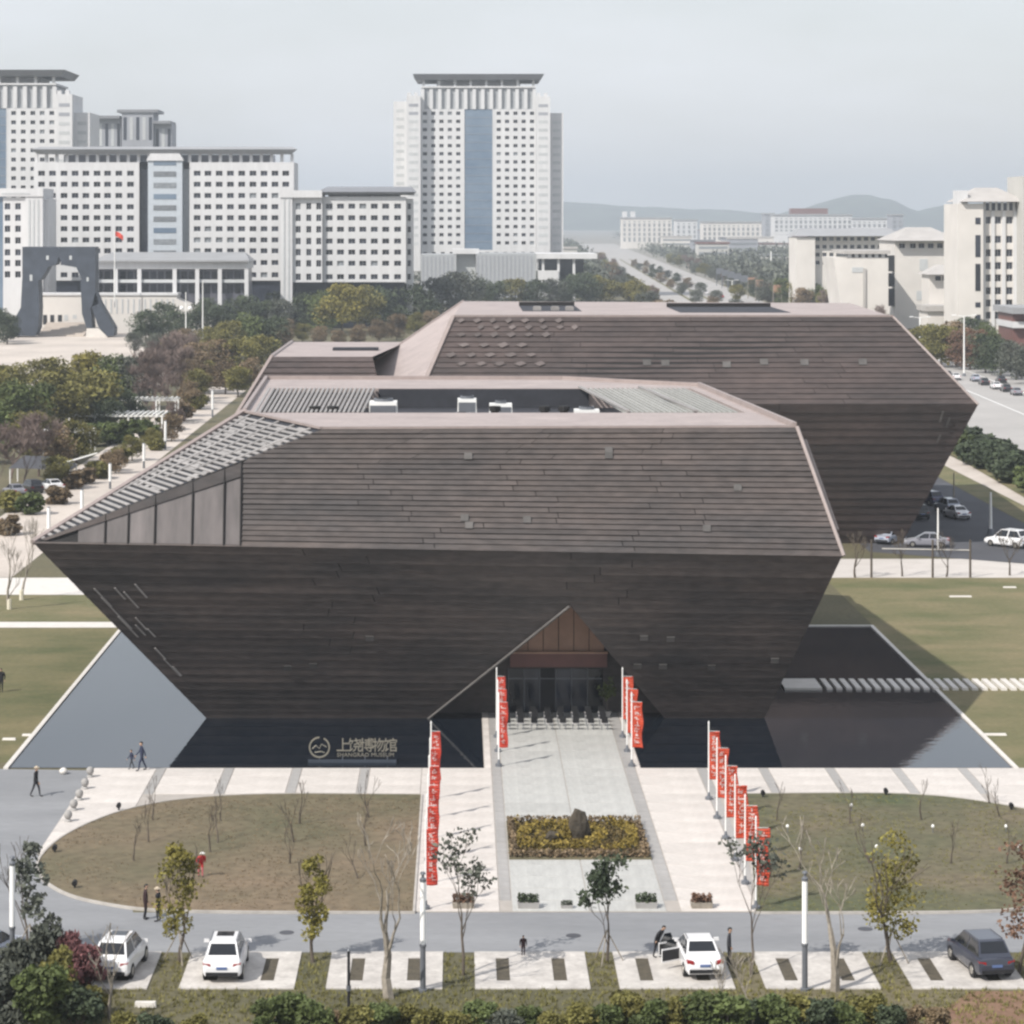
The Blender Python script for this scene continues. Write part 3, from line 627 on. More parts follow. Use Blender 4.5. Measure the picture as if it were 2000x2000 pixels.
# towers
def office_tower(cx, Y, ztop, label, s=1.0):
    t = thing('office_tower', label, 'office tower', (cx,Y+15,0), 'twin office towers')
    z0 = 12; zt = ztop-2.5*s; zc = ztop-15*s                       # underside of the roof slab, top of the window field
    offs = [8.7,12.3,15.9,19.4,23.0]; rows = [zc-1.8-3.48*k for k in range(17)]
    rows = [r for r in rows if r > 22]
    zlow = rows[-1]-3
    front(t, K['white_wall'], cx-24.7, cx-6.3, zlow, zc, Y, [cx-o for o in offs], rows, 1.75, 1.55)
    front(t, K['white_wall'], cx+6.3, cx+24.7, zlow, zc, Y, [cx+o for o in offs], rows, 1.75, 1.55)
    boxpart(t, 'curtain_wall', K['glass_blue'], cx-6.0, cx+6.0, Y+.25, Y+1, zlow, zc)
    for k in range(1,17): boxpart(t, 'glazing_rail', K['grey_wall'], cx-6.0, cx+6.0, Y+.12, Y+.25, zlow+(zc-zlow)*k/17-.06, zlow+(zc-zlow)*k/17+.06)
    for sx in (-1,1): boxpart(t, 'pier', K['white_wall'], cx+sx*6.15-.15, cx+sx*6.15+.15, Y-.1, Y+1, zlow, zc)
    cols = [cx-23.0+46.0*k/12 for k in range(13)]
    front(t, K['white_wall'], cx-24.7, cx+24.7, z0, zlow-.002, Y, cols, [zlow-3.2], 1.6, 4.6, pale=.0, name='base_wall')
    shell(t, K['white_wall'], cx-24.7, cx+24.7, Y, Y+32, z0, zc)
    boxpart(t, 'attic', K['grey_attic'], cx-23.6, cx+23.6, Y+1.2, Y+30, zc, zc+9.2*s)
    for k in range(14):
        x = cx-24+48.0*k/13; boxpart(t, 'fin', K['white_wall'], x-.75, x+.75, Y-.1, Y+1.19, zc, zc+8.6*s)
    boxpart(t, 'attic_band', K['white_wall'], cx-24.6, cx+24.6, Y, Y+30, zc+9.2*s, zc+9.9*s)
    for k in range(8):
        x = cx-23.6+47.2*k/7; boxpart(t, 'roof_column', K['white_wall'], x-.5, x+.5, Y+.3, Y+1.5, zc+9.9*s, zt)
    boxpart(t, 'roof_core', K['white_wall'], cx-18, cx+18, Y+6, Y+26, zc+9.9*s, zt)
    mb = MB(); zz = zt; mb.hexa([(cx-26.5,Y-1.5,zz),(cx+26.5,Y-1.5,zz),(cx+26.5,Y+33,zz),(cx-26.5,Y+33,zz),(cx-28.2,Y-3,ztop),(cx+28.2,Y-3,ztop),(cx+28.2,Y+35,ztop),(cx-28.2,Y+35,ztop)]); mb.build('roof_slab', K['roof_grey'], t)
    for sx in (-1,1):
        xa, xb = sorted((cx+sx*24.8, cx+sx*30.8)); zw = zc+5.5*s
        fy = Y-5.5 if sx < 0 else Y-1.0
        boxpart(t, 'wing', K['white_wall'], xa, xb, fy, Y+26, z0, zw)
        for k in range(2): boxpart(t, 'wing_cap', K['white_wall'], xa+.3+k*3, xa+1.8+k*3, fy+.4, fy+3, zw, zw+1.4)
        for k in range(18):
            zz = zw-4-3.48*k
            if zz > 20: boxpart(t, 'wing_window_band', K['pale_band'] if k > 1 else K['grey_wall'], xa+1.0, xb-1.0, fy-.06, fy-.001, zz-.7, zz+.6)
        xa, xb = sorted((cx+sx*30.81, cx+sx*36.6)); zw2 = zw-(2 if sx < 0 else 7)*s
        boxpart(t, 'outer_wing', K['white_wall'], xa, xb, Y+4, Y+30, z0, zw2)
        for k in range(17):
            zz = zw2-4-3.48*k
            if zz > 20: boxpart(t, 'wing_window_band', K['pale_band'], xa+1.2, xb-1.2, Y+3.94, Y+3.999, zz-.7, zz+.6)
    return t
K['grey_attic'] = mat('grey_attic_wall', (.36,.375,.39), .7, var=.08)
K['pale_band'] = mat('pale_grey_window_band', (.47,.485,.49), .5, var=.08, objvar=.06)
tw = office_tower(PX(934.5,1100), 1100, 34+284*1100/5000, 'tall white office tower with a blue glass centre and flat grey roof slab')
tw2 = office_tower(PX(-19,957), 957, 34+292*957/5000, 'tall white office tower cut by the left edge of the photo', .95)

# dark building far behind
Y = 1350; t = thing('grey_office_block', 'distant dark grey office block peeking over the long white block', 'office block', (PX(250,Y),Y,0))
for (a,b,tp,nm) in ((166,236,226,'left'),(238,300,214,'mid'),(300,335,236,'right')):
    x0, x1, z1 = PX(a,Y), PX(b,Y), PZ(tp,Y)
    boxpart(t, 'body', K['grey_wall'], x0, x1-.3, Y+(3 if nm != 'mid' else 0), Y+25, 20, z1-1.5)
    boxpart(t, 'roof_slab', K['roof_grey'], x0-(2.5 if nm == 'mid' else .3), x1+(2.5 if nm == 'mid' else -.6), Y-1, Y+26, z1-1.5, z1)
    n = max(2,int((b-a)/11))
    for k in range(n):
        xa = x0+(x1-x0)*(k+.25)/n
        boxpart(t, 'window_strip', K['glass_dark'] if (k+len(nm)) % 2 else K['pale_band'], xa, xa+(x1-x0)/n*.5, Y-.15+(3 if nm != 'mid' else 0), Y-.01+(3 if nm != 'mid' else 0), z1-16, z1-4)

# long white block, its two wings and the portal
Y = 830; lb = thing('long_office_block', 'long white office block with a flat grey roof slab behind the arch monument', 'office block', (PX(320,Y),Y,0))
rows = [PZ(v,Y) for v in (338.5,360,382,404,425.5,447,468.7,490,513,537)]
cl = [PX(v,Y) for v in (81,102.5,125,146.6,167.7,189.5,210,232,254.7)]
cr = [PX(v,Y) for v in (385,406,428,450,472,494,515.6,537,558)]
zt = PZ(317,Y); zb = PZ(548,Y)
boxpart(lb, 'ground_floor', K['glass_dark'], PX(68,Y), PX(572,Y), Y+1.2, Y+20, 0, zb-.01)
front(lb, K['white_wall'], PX(66,Y), PX(272,Y), zb, zt, Y, cl, rows, 2.15, 1.7, pale=.08)
front(lb, K['white_wall'], PX(370,Y), PX(574,Y), zb, zt, Y, cr, rows, 2.15, 1.7, pale=.12)
shell(lb, K['white_wall'], PX(66,Y), PX(574,Y), Y, Y+22, zb, zt)
boxpart(lb, 'recess_wall', K['glass_dark'], PX(272,Y), PX(290,Y), Y+2, Y+2.5, zb, zt-2)
boxpart(lb, 'recess_wall', K['pale_band'], PX(357,Y), PX(370,Y), Y+2, Y+2.5, zb, zt-2)
boxpart(lb, 'centre_bay', K['bay'] if 'bay' in K else K['pale_band'], PX(290,Y), PX(357,Y), Y-1.5, Y+2, zb, PZ(306,Y))
mb = MB(); mb.slab([(PX(287,Y),PZ(314,Y)),(PX(360,Y),PZ(314,Y)),(PX(352,Y),PZ(300,Y)),(PX(295,Y),PZ(300,Y))],Y-2,Y+3); mb.build('bay_head', K['white_wall'], lb)
for k in range(9):
    v = 318+22*k; boxpart(lb, 'bay_window', K['glass_grey'] if k % 3 else K['glass_blue'], PX(301,Y), PX(345,Y), Y-1.62, Y-1.5, PZ(v+5,Y), PZ(v-5,Y))
for k in range(26):
    x = PX(70+k*20,Y); boxpart(lb, 'roof_column', K['white_wall'], x-.5, x+.5, Y+.5, Y+1.6, zt, PZ(301,Y))
boxpart(lb, 'attic', K['grey_wall'], PX(120,Y), PX(530,Y), Y+5, Y+18, zt, PZ(301.5,Y))
mb = MB(); za, zb_ = PZ(301,Y), PZ(286,Y); xa, xb = PX(62,Y), PX(582,Y); mb.hexa([(xa+2,Y-1,za),(xb-2,Y-1,za),(xb-2,Y+4,za),(xa+2,Y+4,za),(xa,Y-2.5,za+1.5),(xb,Y-2.5,za+1.5),(xb-2,Y+4,zb_),(xa+2,Y+4,zb_)]); mb.build('roof_slab', K['roof_mid'], lb)

Y = 800; rwing = thing('office_wing', 'white office wing with a flat grey roof below the tower', 'office block', (PX(680,Y),Y,0))
rows = [PZ(v,Y) for v in (402.8,425.6,448,471,492.6,514.4,540.7)]
boxpart(rwing, 'ground_floor', K['glass_dark'], PX(574,Y), PX(790,Y), Y+1.2, Y+18, 0, PZ(551,Y)-.01)
front(rwing, K['white_wall'], PX(630,Y), PX(793,Y), PZ(551,Y), PZ(384,Y), Y, [PX(v,Y) for v in (643,665,687,708.6,731,753.3,776.5)], rows, 2.1, 1.65, pale=.05)
front(rwing, K['white_wall'], PX(572,Y), PX(629.9,Y), PZ(551,Y), PZ(386,Y), Y-1.5, [PX(v,Y) for v in (583,603.6,623)], rows, 1.5, 2.1, pale=.1)
boxpart(rwing, 'plain_bay', K['white_wall'], PX(549,Y), PX(571.9,Y), Y-2.5, Y+14, 4, PZ(378,Y))
for x in (556,565): boxpart(rwing, 'rib', K['pale_band'], PX(x,Y)-.25, PX(x,Y)+.25, Y-2.65, Y-2.5, 6, PZ(382,Y))
boxpart(rwing, 'cornice', K['white_wall'], PX(548,Y), PX(630,Y), Y-2.9, Y+15, PZ(386,Y)+.01, PZ(372,Y))
shell(rwing, K['white_wall'], PX(572,Y), PX(793,Y), Y, Y+20, PZ(551,Y), PZ(386,Y)-.01)
boxpart(rwing, 'side_bay', K['white_wall'], PX(793.5,Y), PX(806,Y), Y+3, Y+18, 4, PZ(388,Y))
for r in rows: boxpart(rwing, 'side_window', K['glass_dark'], PX(796,Y), PX(802,Y), Y+2.9, Y+2.99, r-.9, r+.9)
boxpart(rwing, 'attic', K['pale_band'], PX(640,Y), PX(780,Y), Y+4, Y+16, PZ(386,Y), PZ(381,Y))
boxpart(rwing, 'attic_window', K['glass_dark'], PX(678,Y), PX(724,Y), Y+3.9, Y+3.99, PZ(385,Y), PZ(382,Y))
mb = MB(); za = PZ(380,Y); xa, xb = PX(620,Y), PX(814,Y); mb.hexa([(xa+1,Y-1,za),(xb-1,Y-1,za),(xb-1,Y+22,za),(xa+1,Y+22,za),(xa,Y-2,za+.8),(xb,Y-2,za+.8),(xb-2,Y+20,PZ(363,Y)),(xa+2,Y+20,PZ(363,Y))]); mb.build('roof_slab', K['roof_grey'], rwing)

Y = 790; lw = thing('office_wing', 'white office wing with a blue glass strip at the left edge of the photo', 'office block', (PX(30,Y),Y,0))
rows = [PZ(v,Y) for v in (403,425.5,447,469.6,493,514,536)]
front(lw, K['white_wall'], PX(6,Y), PX(50,Y), 4, PZ(386,Y), Y, [PX(14.5,Y),PX(35,Y)], rows, 1.7, 2.0, pale=.05)
boxpart(lw, 'plain_bay', K['white_wall'], PX(50.2,Y), PX(84,Y), Y-.6, Y+20, 4, PZ(384,Y))
for x in (58,66,75): boxpart(lw, 'rib', K['pale_band'], PX(x,Y)-.3, PX(x,Y)+.3, Y-.75, Y-.6, 6, PZ(390,Y))
boxpart(lw, 'glass_strip', K['glass_blue'], PX(-30,Y), PX(6,Y)-.01, Y+.3, Y+1, 4, PZ(386,Y))
boxpart(lw, 'side_bay', K['white_wall'], PX(84.2,Y), PX(92,Y), Y+3, Y+18, 4, PZ(388,Y))
shell(lw, K['white_wall'], PX(-30,Y), PX(50,Y), Y+1, Y+18, 4, PZ(386,Y)-.02)
boxpart(lw, 'cornice', K['white_wall'], PX(-30,Y), PX(85,Y), Y-1, Y+20, PZ(383.8,Y), PZ(368,Y))
boxpart(lw, 'attic_window', K['pale_band'], PX(5,Y), PX(60,Y), Y-1.1, Y-1.01, PZ(380,Y), PZ(377,Y))

Y = 775; po = thing('portal_building', 'low portal building with a grey canopy roof and white columns behind the monument', 'building', (PX(330,Y),Y,0))
mb = MB(); xa, xb = PX(184,Y), PX(488,Y); za, zz = PZ(511,Y), PZ(494,Y); mb.hexa([(xa,Y-3,za),(xb,Y-3,za),(xb,Y+22,za),(xa,Y+22,za),(xa,Y-3,za+.5),(xb,Y-3,za+.5),(xb-3,Y+20,zz),(xa+3,Y+20,zz)]); mb.build('roof_slab', K['roof_mid'] if 'roof_mid' in K else K['roof_grey'], po)
boxpart(po, 'frieze', K['white_wall'], xa+.5, xb-.5, Y-1.5, Y+20, PZ(525,Y), za-.01)
boxpart(po, 'glazed_hall', K['hall_glass'] if 'hall_glass' in K else K['glass_dark'], xa+1, xb-1, Y+1.5, Y+20, 4, PZ(525,Y)-.01)
boxpart(po, 'floor_band', K['pale_band'], xa+.8, xb-.8, Y-.6, Y+1.4, PZ(552,Y), PZ(546,Y))
for v in (190,227,273,342,386,430,482):
    boxpart(po, 'column', K['white_wall'], PX(v,Y)-.6, PX(v,Y)+.6, Y-1.4, Y-.61, 4, PZ(525,Y)-.02)
for a in range(188,480,15): boxpart(po, 'window', K['glass_dark'], PX(a,Y), PX(a+11,Y), Y+1.35, Y+1.48, PZ(545,Y), PZ(530,Y))
for a in range(188,480,15): boxpart(po, 'window', K['glass_dark'], PX(a,Y), PX(a+11,Y), Y+1.35, Y+1.48, PZ(573,Y), PZ(555,Y))

# terrace wall and steps below the portal
Y = 765; te = thing('terrace', 'pale stone terrace with a sloping balustrade and steps behind the arch monument', 'terrace', (PX(230,Y),Y,0))
mb = MB(); mb.slab([(PX(60,Y),0),(PX(420,Y),0),(PX(420,Y),PZ(618,Y)),(PX(345,Y),PZ(583,Y)),(PX(345,Y),PZ(577,Y)),(PX(75,Y),PZ(577,Y)),(PX(60,Y),PZ(600,Y))],Y,Y+10); mb.build('terrace_wall', K['cream_wall'], te)
boxpart(te, 'coping', K['white_wall'], PX(73,Y), PX(347,Y), Y-.4, Y+10, PZ(576.8,Y), PZ(573,Y))
for k in range(14): boxpart(te, 'pilaster', K['pale_band'], PX(195+k*11,Y)-.2, PX(195+k*11,Y)+.2, Y-.12, Y-.001, PZ(612,Y), PZ(584,Y))
for v in (88,102,117,129,146): boxpart(te, 'opening', K['black'] if v < 125 else K['pale_band'], PX(v,Y)-.6, PX(v,Y)+.6, Y-.06, Y-.002, PZ(634-(v-88)*.2,Y), PZ(615,Y))
for k in range(8): boxpart(te, 'step', K['plaza'], PX(95,Y), PX(182,Y), Y-4-k*2.2, Y-1.8-k*2.2-.003, 0, 3.4-k*.42)

# arch monument
Y = 742; mo_ = thing('arch_monument', 'dark slate arch monument with splayed legs on the bright plaza', 'monument', (PX(118,Y),Y,0))
def XZ(pts): return [(PX(a,Y),PZ(b,Y)) for a,b in pts]
parts = {'top_block': [[(47,482),(115,482),(119,486),(123,482),(189,482),(189,530),(164,548),(152,522),(124,517),(118,500),(112,517),(98,520),(84,545),(78,548),(47,540)]],
 'leg': [[(47,540),(78,548),(80,600),(78,640),(72,655),(36,655),(24,640),(30,625),(44,600)], [(160,546),(164,548),(189,530),(189,570),(196,592),(180,600),(183,640),(172,640),(163,612)], [(189,570.5),(198,592),(226,640),(225,655),(213,656),(196,640),(186,612),(181.5,600)]],
 'plinth': [[(8,662),(24,640.5),(36,655.2),(34,662)],[(170,664),(172,640.5),(183,640.5),(196,640.5),(212,656.5),(210,664)]]}
for nm, L in parts.items():
    for pts in L:
        mb = MB(); mb.slab(list(reversed(XZ(pts))), Y-3, Y+4); mb.build(nm, K['granite'] if nm != 'plinth' else K['kerb'], mo_)
for (a,b,w,h) in ((96,503,5,8),(141,503,5,8),(64,542,5,12),(174,545,4,8)):
    mb = MB(); mb.slab(XZ([(a-w/2,b+h/2),(a+w/2,b+h/2),(a+w/2,b-h/2),(a-w/2,b-h/2)]), Y-3.05, Y-3.003); mb.build('slit_opening', K['pale_band'], mo_)
# podium pieces below the tower
Y = 1040; pd = thing('podium_block', 'low grey podium blocks with glass sides at the foot of the tower', 'building', (PX(930,Y),Y,0))
boxpart(pd, 'grey_hall', K['grey_attic'], PX(822,Y), PX(890,Y), Y, Y+30, 0, PZ(497,Y)); boxpart(pd, 'grey_hall', K['grey_attic'], PX(930,Y), PX(1046,Y), Y-4, Y+30, 0, PZ(495,Y))
for k in range(14): boxpart(pd, 'louvre', K['grey_wall'], PX(932+k*8,Y), PX(935+k*8,Y), Y-4.1, Y-4.001, 0, PZ(499,Y))
for k in range(8): boxpart(pd, 'louvre', K['grey_wall'], PX(825+k*8,Y), PX(828+k*8,Y), Y-.1, Y-.001, 0, PZ(501,Y))
boxpart(pd, 'link_roof', K['white_wall'], PX(884,Y), PX(936,Y), Y+2, Y+28, PZ(496,Y), PZ(487,Y)); boxpart(pd, 'link_wall', K['pale_band'], PX(891,Y), PX(929,Y), Y+6, Y+28, 0, PZ(496,Y)-.01)
t = thing('low_pavilion', 'low flat roofed white pavilion right of the tower podium', 'building', (PX(1100,Y),Y,0))
boxpart(t, 'roof_slab', K['white_wall'], PX(1046.5,Y), PX(1165,Y), Y-6, Y+30, PZ(505,Y), PZ(495,Y))
boxpart(t, 'glazed_wall', K['glass_dark'], PX(1052,Y), PX(1140,Y), Y, Y+26, 6, PZ(505,Y)-.01); boxpart(t, 'base_wall', K['white_wall'], PX(1050,Y), PX(1090,Y), Y-5, Y-.01, 0, PZ(528,Y))
for v in (1060,1090,1120): boxpart(t, 'column', K['white_wall'], PX(v,Y)-.5, PX(v,Y)+.5, Y-4.5, Y-3.6, 0, PZ(505,Y)-.01)

# right hand group
def hip_roof(parent, x0, x1, y0, y1, z0, z1, m, over=1.5, ins=.3):
    mb = MB(); dx, dy = (x1-x0)*ins, (y1-y0)*.45
    mb.hexa([(x0-over,y0-over,z0),(x1+over,y0-over,z0),(x1+over,y1+over,z0),(x0-over,y1+over,z0),(x0+dx,y0+dy,z1),(x1-dx,y0+dy,z1),(x1-dx,y1-dy,z1),(x0+dx,y1-dy,z1)]); mb.build('roof', m, parent)
Y = 700; t = thing('apartment_tower', 'cream tower block with a tiled hip roof at the right edge beside the avenue', 'tower block', (PX(1930,Y),Y,0))
rows = [PZ(v,Y) for v in (467.6,494,519,543,568,592,616)]
front(t, K['cream_wall'], PX(1918,Y), PX(1985,Y), 0, PZ(405,Y), Y, [PX(v,Y) for v in (1929,1949,1971.5)], rows+[PZ(430,Y)], 1.7, 2.0, pale=.03)
mb = MB(); mb.box(PX(1868,Y),PX(1917.5,Y),Y-2,Y+18,0,PZ(398,Y)); mb.build('stair_bay', K['cream_wall'], t)
for a,b in ((425,438),(459,502),(515,568),(590,600),(614,634)): boxpart(t, 'stair_window', K['glass_dark'], PX(1902,Y), PX(1912,Y), Y-2.08, Y-2.001, PZ(b,Y), PZ(a,Y))
boxpart(t, 'parapet_turret', K['white_wall'], PX(1868,Y), PX(1889,Y), Y-1, Y+5, PZ(398,Y), PZ(372,Y))
for v in (1921.5,1939,1960,1982): boxpart(t, 'pier', K['white_wall'], PX(v,Y)-.45, PX(v,Y)+.45, Y-.5, Y-.001, 0, PZ(412,Y))
boxpart(t, 'loggia', K['glass_dark'], PX(1920,Y), PX(1983,Y), Y-.3, Y-.01, PZ(411,Y), PZ(396,Y))
for k in range(6): boxpart(t, 'loggia_post', K['white_wall'], PX(1922+k*11.5,Y)-.3, PX(1922+k*11.5,Y)+.3, Y-.7, Y-.31, PZ(411,Y), PZ(395,Y))
shell(t, K['cream_wall'], PX(1918,Y), PX(1985,Y), Y, Y+18, 0, PZ(405,Y)); hip_roof(t, PX(1884,Y), PX(1990,Y), Y-2, Y+18, PZ(394,Y), PZ(366,Y), K['roof_light'])
boxpart(t, 'rear_slab', K['cream_grey'] if 'cream_grey' in K else K['pale_band'], PX(1985.5,Y), PX(2080,Y), Y-8, Y+12, 0, PZ(345,Y))
t = thing('roadside_canopy', 'low grey canopy building with a white band at the right edge below the tower block', 'building', (PX(1995,640),640,0))
boxpart(t, 'roof', K['roof_mid'] if 'roof_mid' in K else K['roof_grey'], PX(1972,640), PX(2080,640), 636, 660, PZ(612,640), PZ(600,640)); boxpart(t, 'band', K['white_wall'], PX(1975,640), PX(2080,640), 638, 658, PZ(640,640), PZ(628,640)); boxpart(t, 'wall', K['red_brown'], PX(1978,640), PX(2080,640), 640, 657, 0, PZ(612,640)-.01)
Y = 800; t = thing('hip_roof_building', 'cream building with a broad hip roof and eave windows left of the tower block', 'building', (PX(1800,Y),Y,0))
front(t, K['cream_wall'], PX(1748,Y), PX(1866,Y), 0, PZ(471,Y), Y, [PX(v,Y) for v in (1762,1783,1800,1818,1836,1852)], [PZ(480,Y)], 1.8, 1.6, pale=0, name='wall')
shell(t, K['cream_wall'], PX(1748,Y), PX(1866,Y), Y, Y+30, 0, PZ(471,Y)); hip_roof(t, PX(1752,Y), PX(1866,Y), Y-2, Y+30, PZ(470,Y), PZ(444,Y), K['roof_light'])
for a,b,c,d in ((1737,1748,499,530),(1737,1748,534,560),(1737,1748,564,598)): boxpart(t, 'recess_window', K['black'], PX(a,Y), PX(b,Y)-.01, Y+.5, Y+4, PZ(d,Y), PZ(c,Y))
for a,b,c,d in ((1796,1812,506,528),(1790,1810,568,586)): boxpart(t, 'wall_panel', K['pale_band'], PX(a,Y), PX(b,Y), Y-.12, Y-.001, PZ(d,Y), PZ(c,Y))
Y = 745; t = thing('eave_pavilion', 'small cream pavilion with a tiled eave in front of the hip roofed building', 'building', (PX(1845,Y),Y,0))
boxpart(t, 'wall', K['cream_wall'], PX(1815,Y), PX(1868,Y), Y, Y+12, 0, PZ(537,Y)); hip_roof(t, PX(1822,Y), PX(1868,Y), Y-1, Y+12, PZ(536,Y), PZ(518,Y), K['roof_light'], 2)
for v in (1832,1846,1858): boxpart(t, 'window', K['glass_dark'], PX(v,Y)-.8, PX(v,Y)+.8, Y-.08, Y-.001, PZ(548,Y), PZ(539,Y))
boxpart(t, 'lower_wing', K['cream_wall'], PX(1795,Y), PX(1868,Y), Y-14, Y-.1, 0, PZ(605,Y)); boxpart(t, 'lower_roof', K['roof_light'], PX(1790,Y), PX(1870,Y), Y-15, Y, PZ(604.5,Y), PZ(594,Y))
for v in (1850,1862,1874): boxpart(t, 'window', K['glass_dark'], PX(v-10,Y)-.9, PX(v-10,Y)+.9, Y-14.08, Y-14.001, PZ(625,Y), PZ(612,Y))
Y = 770; t = thing('plain_hall', 'plain cream hall with a dark eave line standing left of the hip roofed building', 'building', (PX(1680,Y),Y,0))
mb = MB(); mb.slab([(PX(1650,Y),0),(PX(1735,Y),0),(PX(1735,Y),PZ(503,Y)),(PX(1628,Y),PZ(503,Y)),(PX(1632,Y),PZ(525,Y))],Y,Y+25); mb.build('wall', K['cream_wall'], t)
boxpart(t, 'eave_band', K['glass_dark'], PX(1656,Y), PX(1734,Y), Y+1, Y+22, PZ(503,Y)+.01, PZ(496,Y)); boxpart(t, 'roof', K['roof_light'], PX(1648,Y), PX(1738,Y), Y-1, Y+25, PZ(496,Y)+.01, PZ(489,Y))
for k in range(6): boxpart(t, 'eave_post', K['white_wall'], PX(1660+k*13,Y)-.5, PX(1660+k*13,Y)+.5, Y-.1, Y+.99, PZ(503,Y)+.01, PZ(496,Y))
boxpart(t, 'wall_panel', K['pale_band'], PX(1664,Y), PX(1686,Y), Y-.15, Y-.001, PZ(532,Y), PZ(522,Y)); boxpart(t, 'wall_fin', K['roof_light'], PX(1688,Y)-.4, PX(1688,Y)+.4, Y-.5, Y-.001, 0, PZ(524,Y))
Y = 950; t = thing('school_building', 'long cream building with rows of windows and a grey roof beside the avenue', 'building', (PX(1650,Y),Y,0))
front(t, K['cream_wall'], PX(1590,Y), PX(1752,Y), 0, PZ(461,Y), Y, [PX(1597+k*13.5,Y) for k in range(12)], [PZ(v,Y) for v in (466.5,482,497.5,513)], 1.5, 1.5, pale=.1)
boxpart(t, 'end_bay', K['cream_wall'], PX(1553,Y), PX(1589.8,Y), Y-3, Y+18, 0, PZ(463,Y)); shell(t, K['cream_wall'], PX(1590,Y), PX(1752,Y), Y, Y+20, 0, PZ(461,Y))
mb = MB(); xa, xb = PX(1550,Y), PX(1758,Y); mb.hexa([(xa,Y-4,PZ(461,Y)),(xb,Y-4,PZ(461,Y)),(xb,Y+22,PZ(461,Y)),(xa,Y+22,PZ(461,Y)),(xa+3,Y+4,PZ(446,Y)),(xb-3,Y+4,PZ(446,Y)),(xb-3,Y+16,PZ(446,Y)),(xa+3,Y+16,PZ(446,Y))]); mb.build('roof', K['roof_mid'] if 'roof_mid' in K else K['roof_grey'], t)
# distant blocks along the horizon
DB = [(1215,1312,424,472,3000,'cream_wall','pale distant block with a rooftop tank at the far left of the skyline'),(1320,1362,428,470,3100,'white_wall','small white distant block second from the left on the skyline'),(1372,1494,432,472,2900,'cream_wall','long pale distant apartment row in the middle of the skyline'),(1494,1512,416,470,2800,'grey_wall','slim dark distant tower between pale blocks'),(1512,1664,418,452,2700,'white_wall','broad pale distant hall with a dark crown on its roof'),(1664,1742,425,450,2750,'white_wall','low white distant block left of a dark stub tower'),(1742,1764,418,448,2600,'grey_wall','dark distant stub tower near the right group')]
for i,(a,b,tp,bt,Y,m,lbl) in enumerate(DB):
    t = thing('distant_building', lbl, 'distant building', (PX((a+b)/2,Y),Y,0), 'distant buildings on the skyline')
    boxpart(t, 'body', K[m], PX(a,Y), PX(b,Y), Y, Y+30, 0, PZ(tp+3,Y)); boxpart(t, 'roof', K['roof_mid'] if 'roof_mid' in K else K['roof_grey'], PX(a,Y)-.8, PX(b,Y)+.8, Y-1, Y+31, PZ(tp+3,Y)+.01, PZ(tp,Y))
    n = int((b-a)/9)
    for k in range(n):
        x = PX(a+(k+.5)*(b-a)/n,Y); boxpart(t, 'window_strip', K['glass_grey'], x-1.3, x+1.3, Y-.15, Y-.01, PZ(bt,Y), PZ(tp+8,Y))
    for q in range(4): boxpart(t, 'floor_band', K[m], PX(a,Y)+.5, PX(b,Y)-.5, Y-.25, Y-.16, PZ(tp+11+q*9,Y)-.9, PZ(tp+11+q*9,Y)+.6)
    if i == 0:
        for v in (1216,1232): boxpart(t, 'roof_tank', K['white_wall'], PX(v,Y), PX(v+9,Y), Y+2, Y+10, PZ(tp,Y)+.01, PZ(tp-11,Y))
    if i == 4: boxpart(t, 'roof_crown', K['red_brown'], PX(1546,Y), PX(1618,Y), Y+4, Y+20, PZ(tp,Y)+.01, PZ(tp-11,Y))
Y = 758; t = thing('flagpole', 'tall flagpole with a red flag in front of the long white block', 'flagpole', (PX(224,Y),Y,8))
mb = MB(); mb.tube([(0,0,0),(0,0,PZ(450,Y)-8)],[.22,.12],6); mb.build('pole', K['white_paint'], t, local=True)
mb = MB(); zt_ = PZ(452,Y)-8
for k in range(6):
    a, b = k/6, (k+1)/6; f_ = lambda u: (.15+2.4*u, .25*math.sin(6*u), -1.3*u*u)
    p, q = f_(a), f_(b); mb.quad((p[0],p[1],zt_+p[2]-1.5),(q[0],q[1],zt_+q[2]-1.5),(q[0],q[1],zt_+q[2]),(p[0],p[1],zt_+p[2]))
mb.build('flag', K['red_cloth'], t, local=True)
# low city round the avenue
rr_ = random.Random(31); low = []
for k in range(58):
    Y = rr_.uniform(1550,4200); side = -1 if k % 3 == 0 else 1
    x = avx(Y)+side*rr_.uniform(45,150)*(Y/1500)**.5; px = VX+FPX*x/Y
    if 1065 < px < 1800: low.append((px,Y,x))
for i,(px,Y,x) in enumerate(sorted(low)):
    w_, h_, d_ = rr_.uniform(14,34), rr_.uniform(8,19), 16; m_ = rr_.choice(['cream_wall','white_wall','grey_wall','cream_grey'])
    t = thing('distant_house', f'low distant city building in the haze by the avenue, {ORD[i]} from left', 'distant building', (x,Y,0), 'low city buildings by the avenue')
    boxpart(t, 'body', K[m_], x-w_/2, x+w_/2, Y, Y+d_, 0, h_); boxpart(t, 'roof', K[rr_.choice(['roof_grey','roof_light','red_brown'])], x-w_/2-.6, x+w_/2+.6, Y-.6, Y+d_+.6, h_+.01, h_+1.2)
    for q in range(max(2,int(h_/4))): boxpart(t, 'window_band', K['glass_grey'], x-w_/2+1, x+w_/2-1, Y-.15, Y-.01, 1.5+q*4, 3.2+q*4)
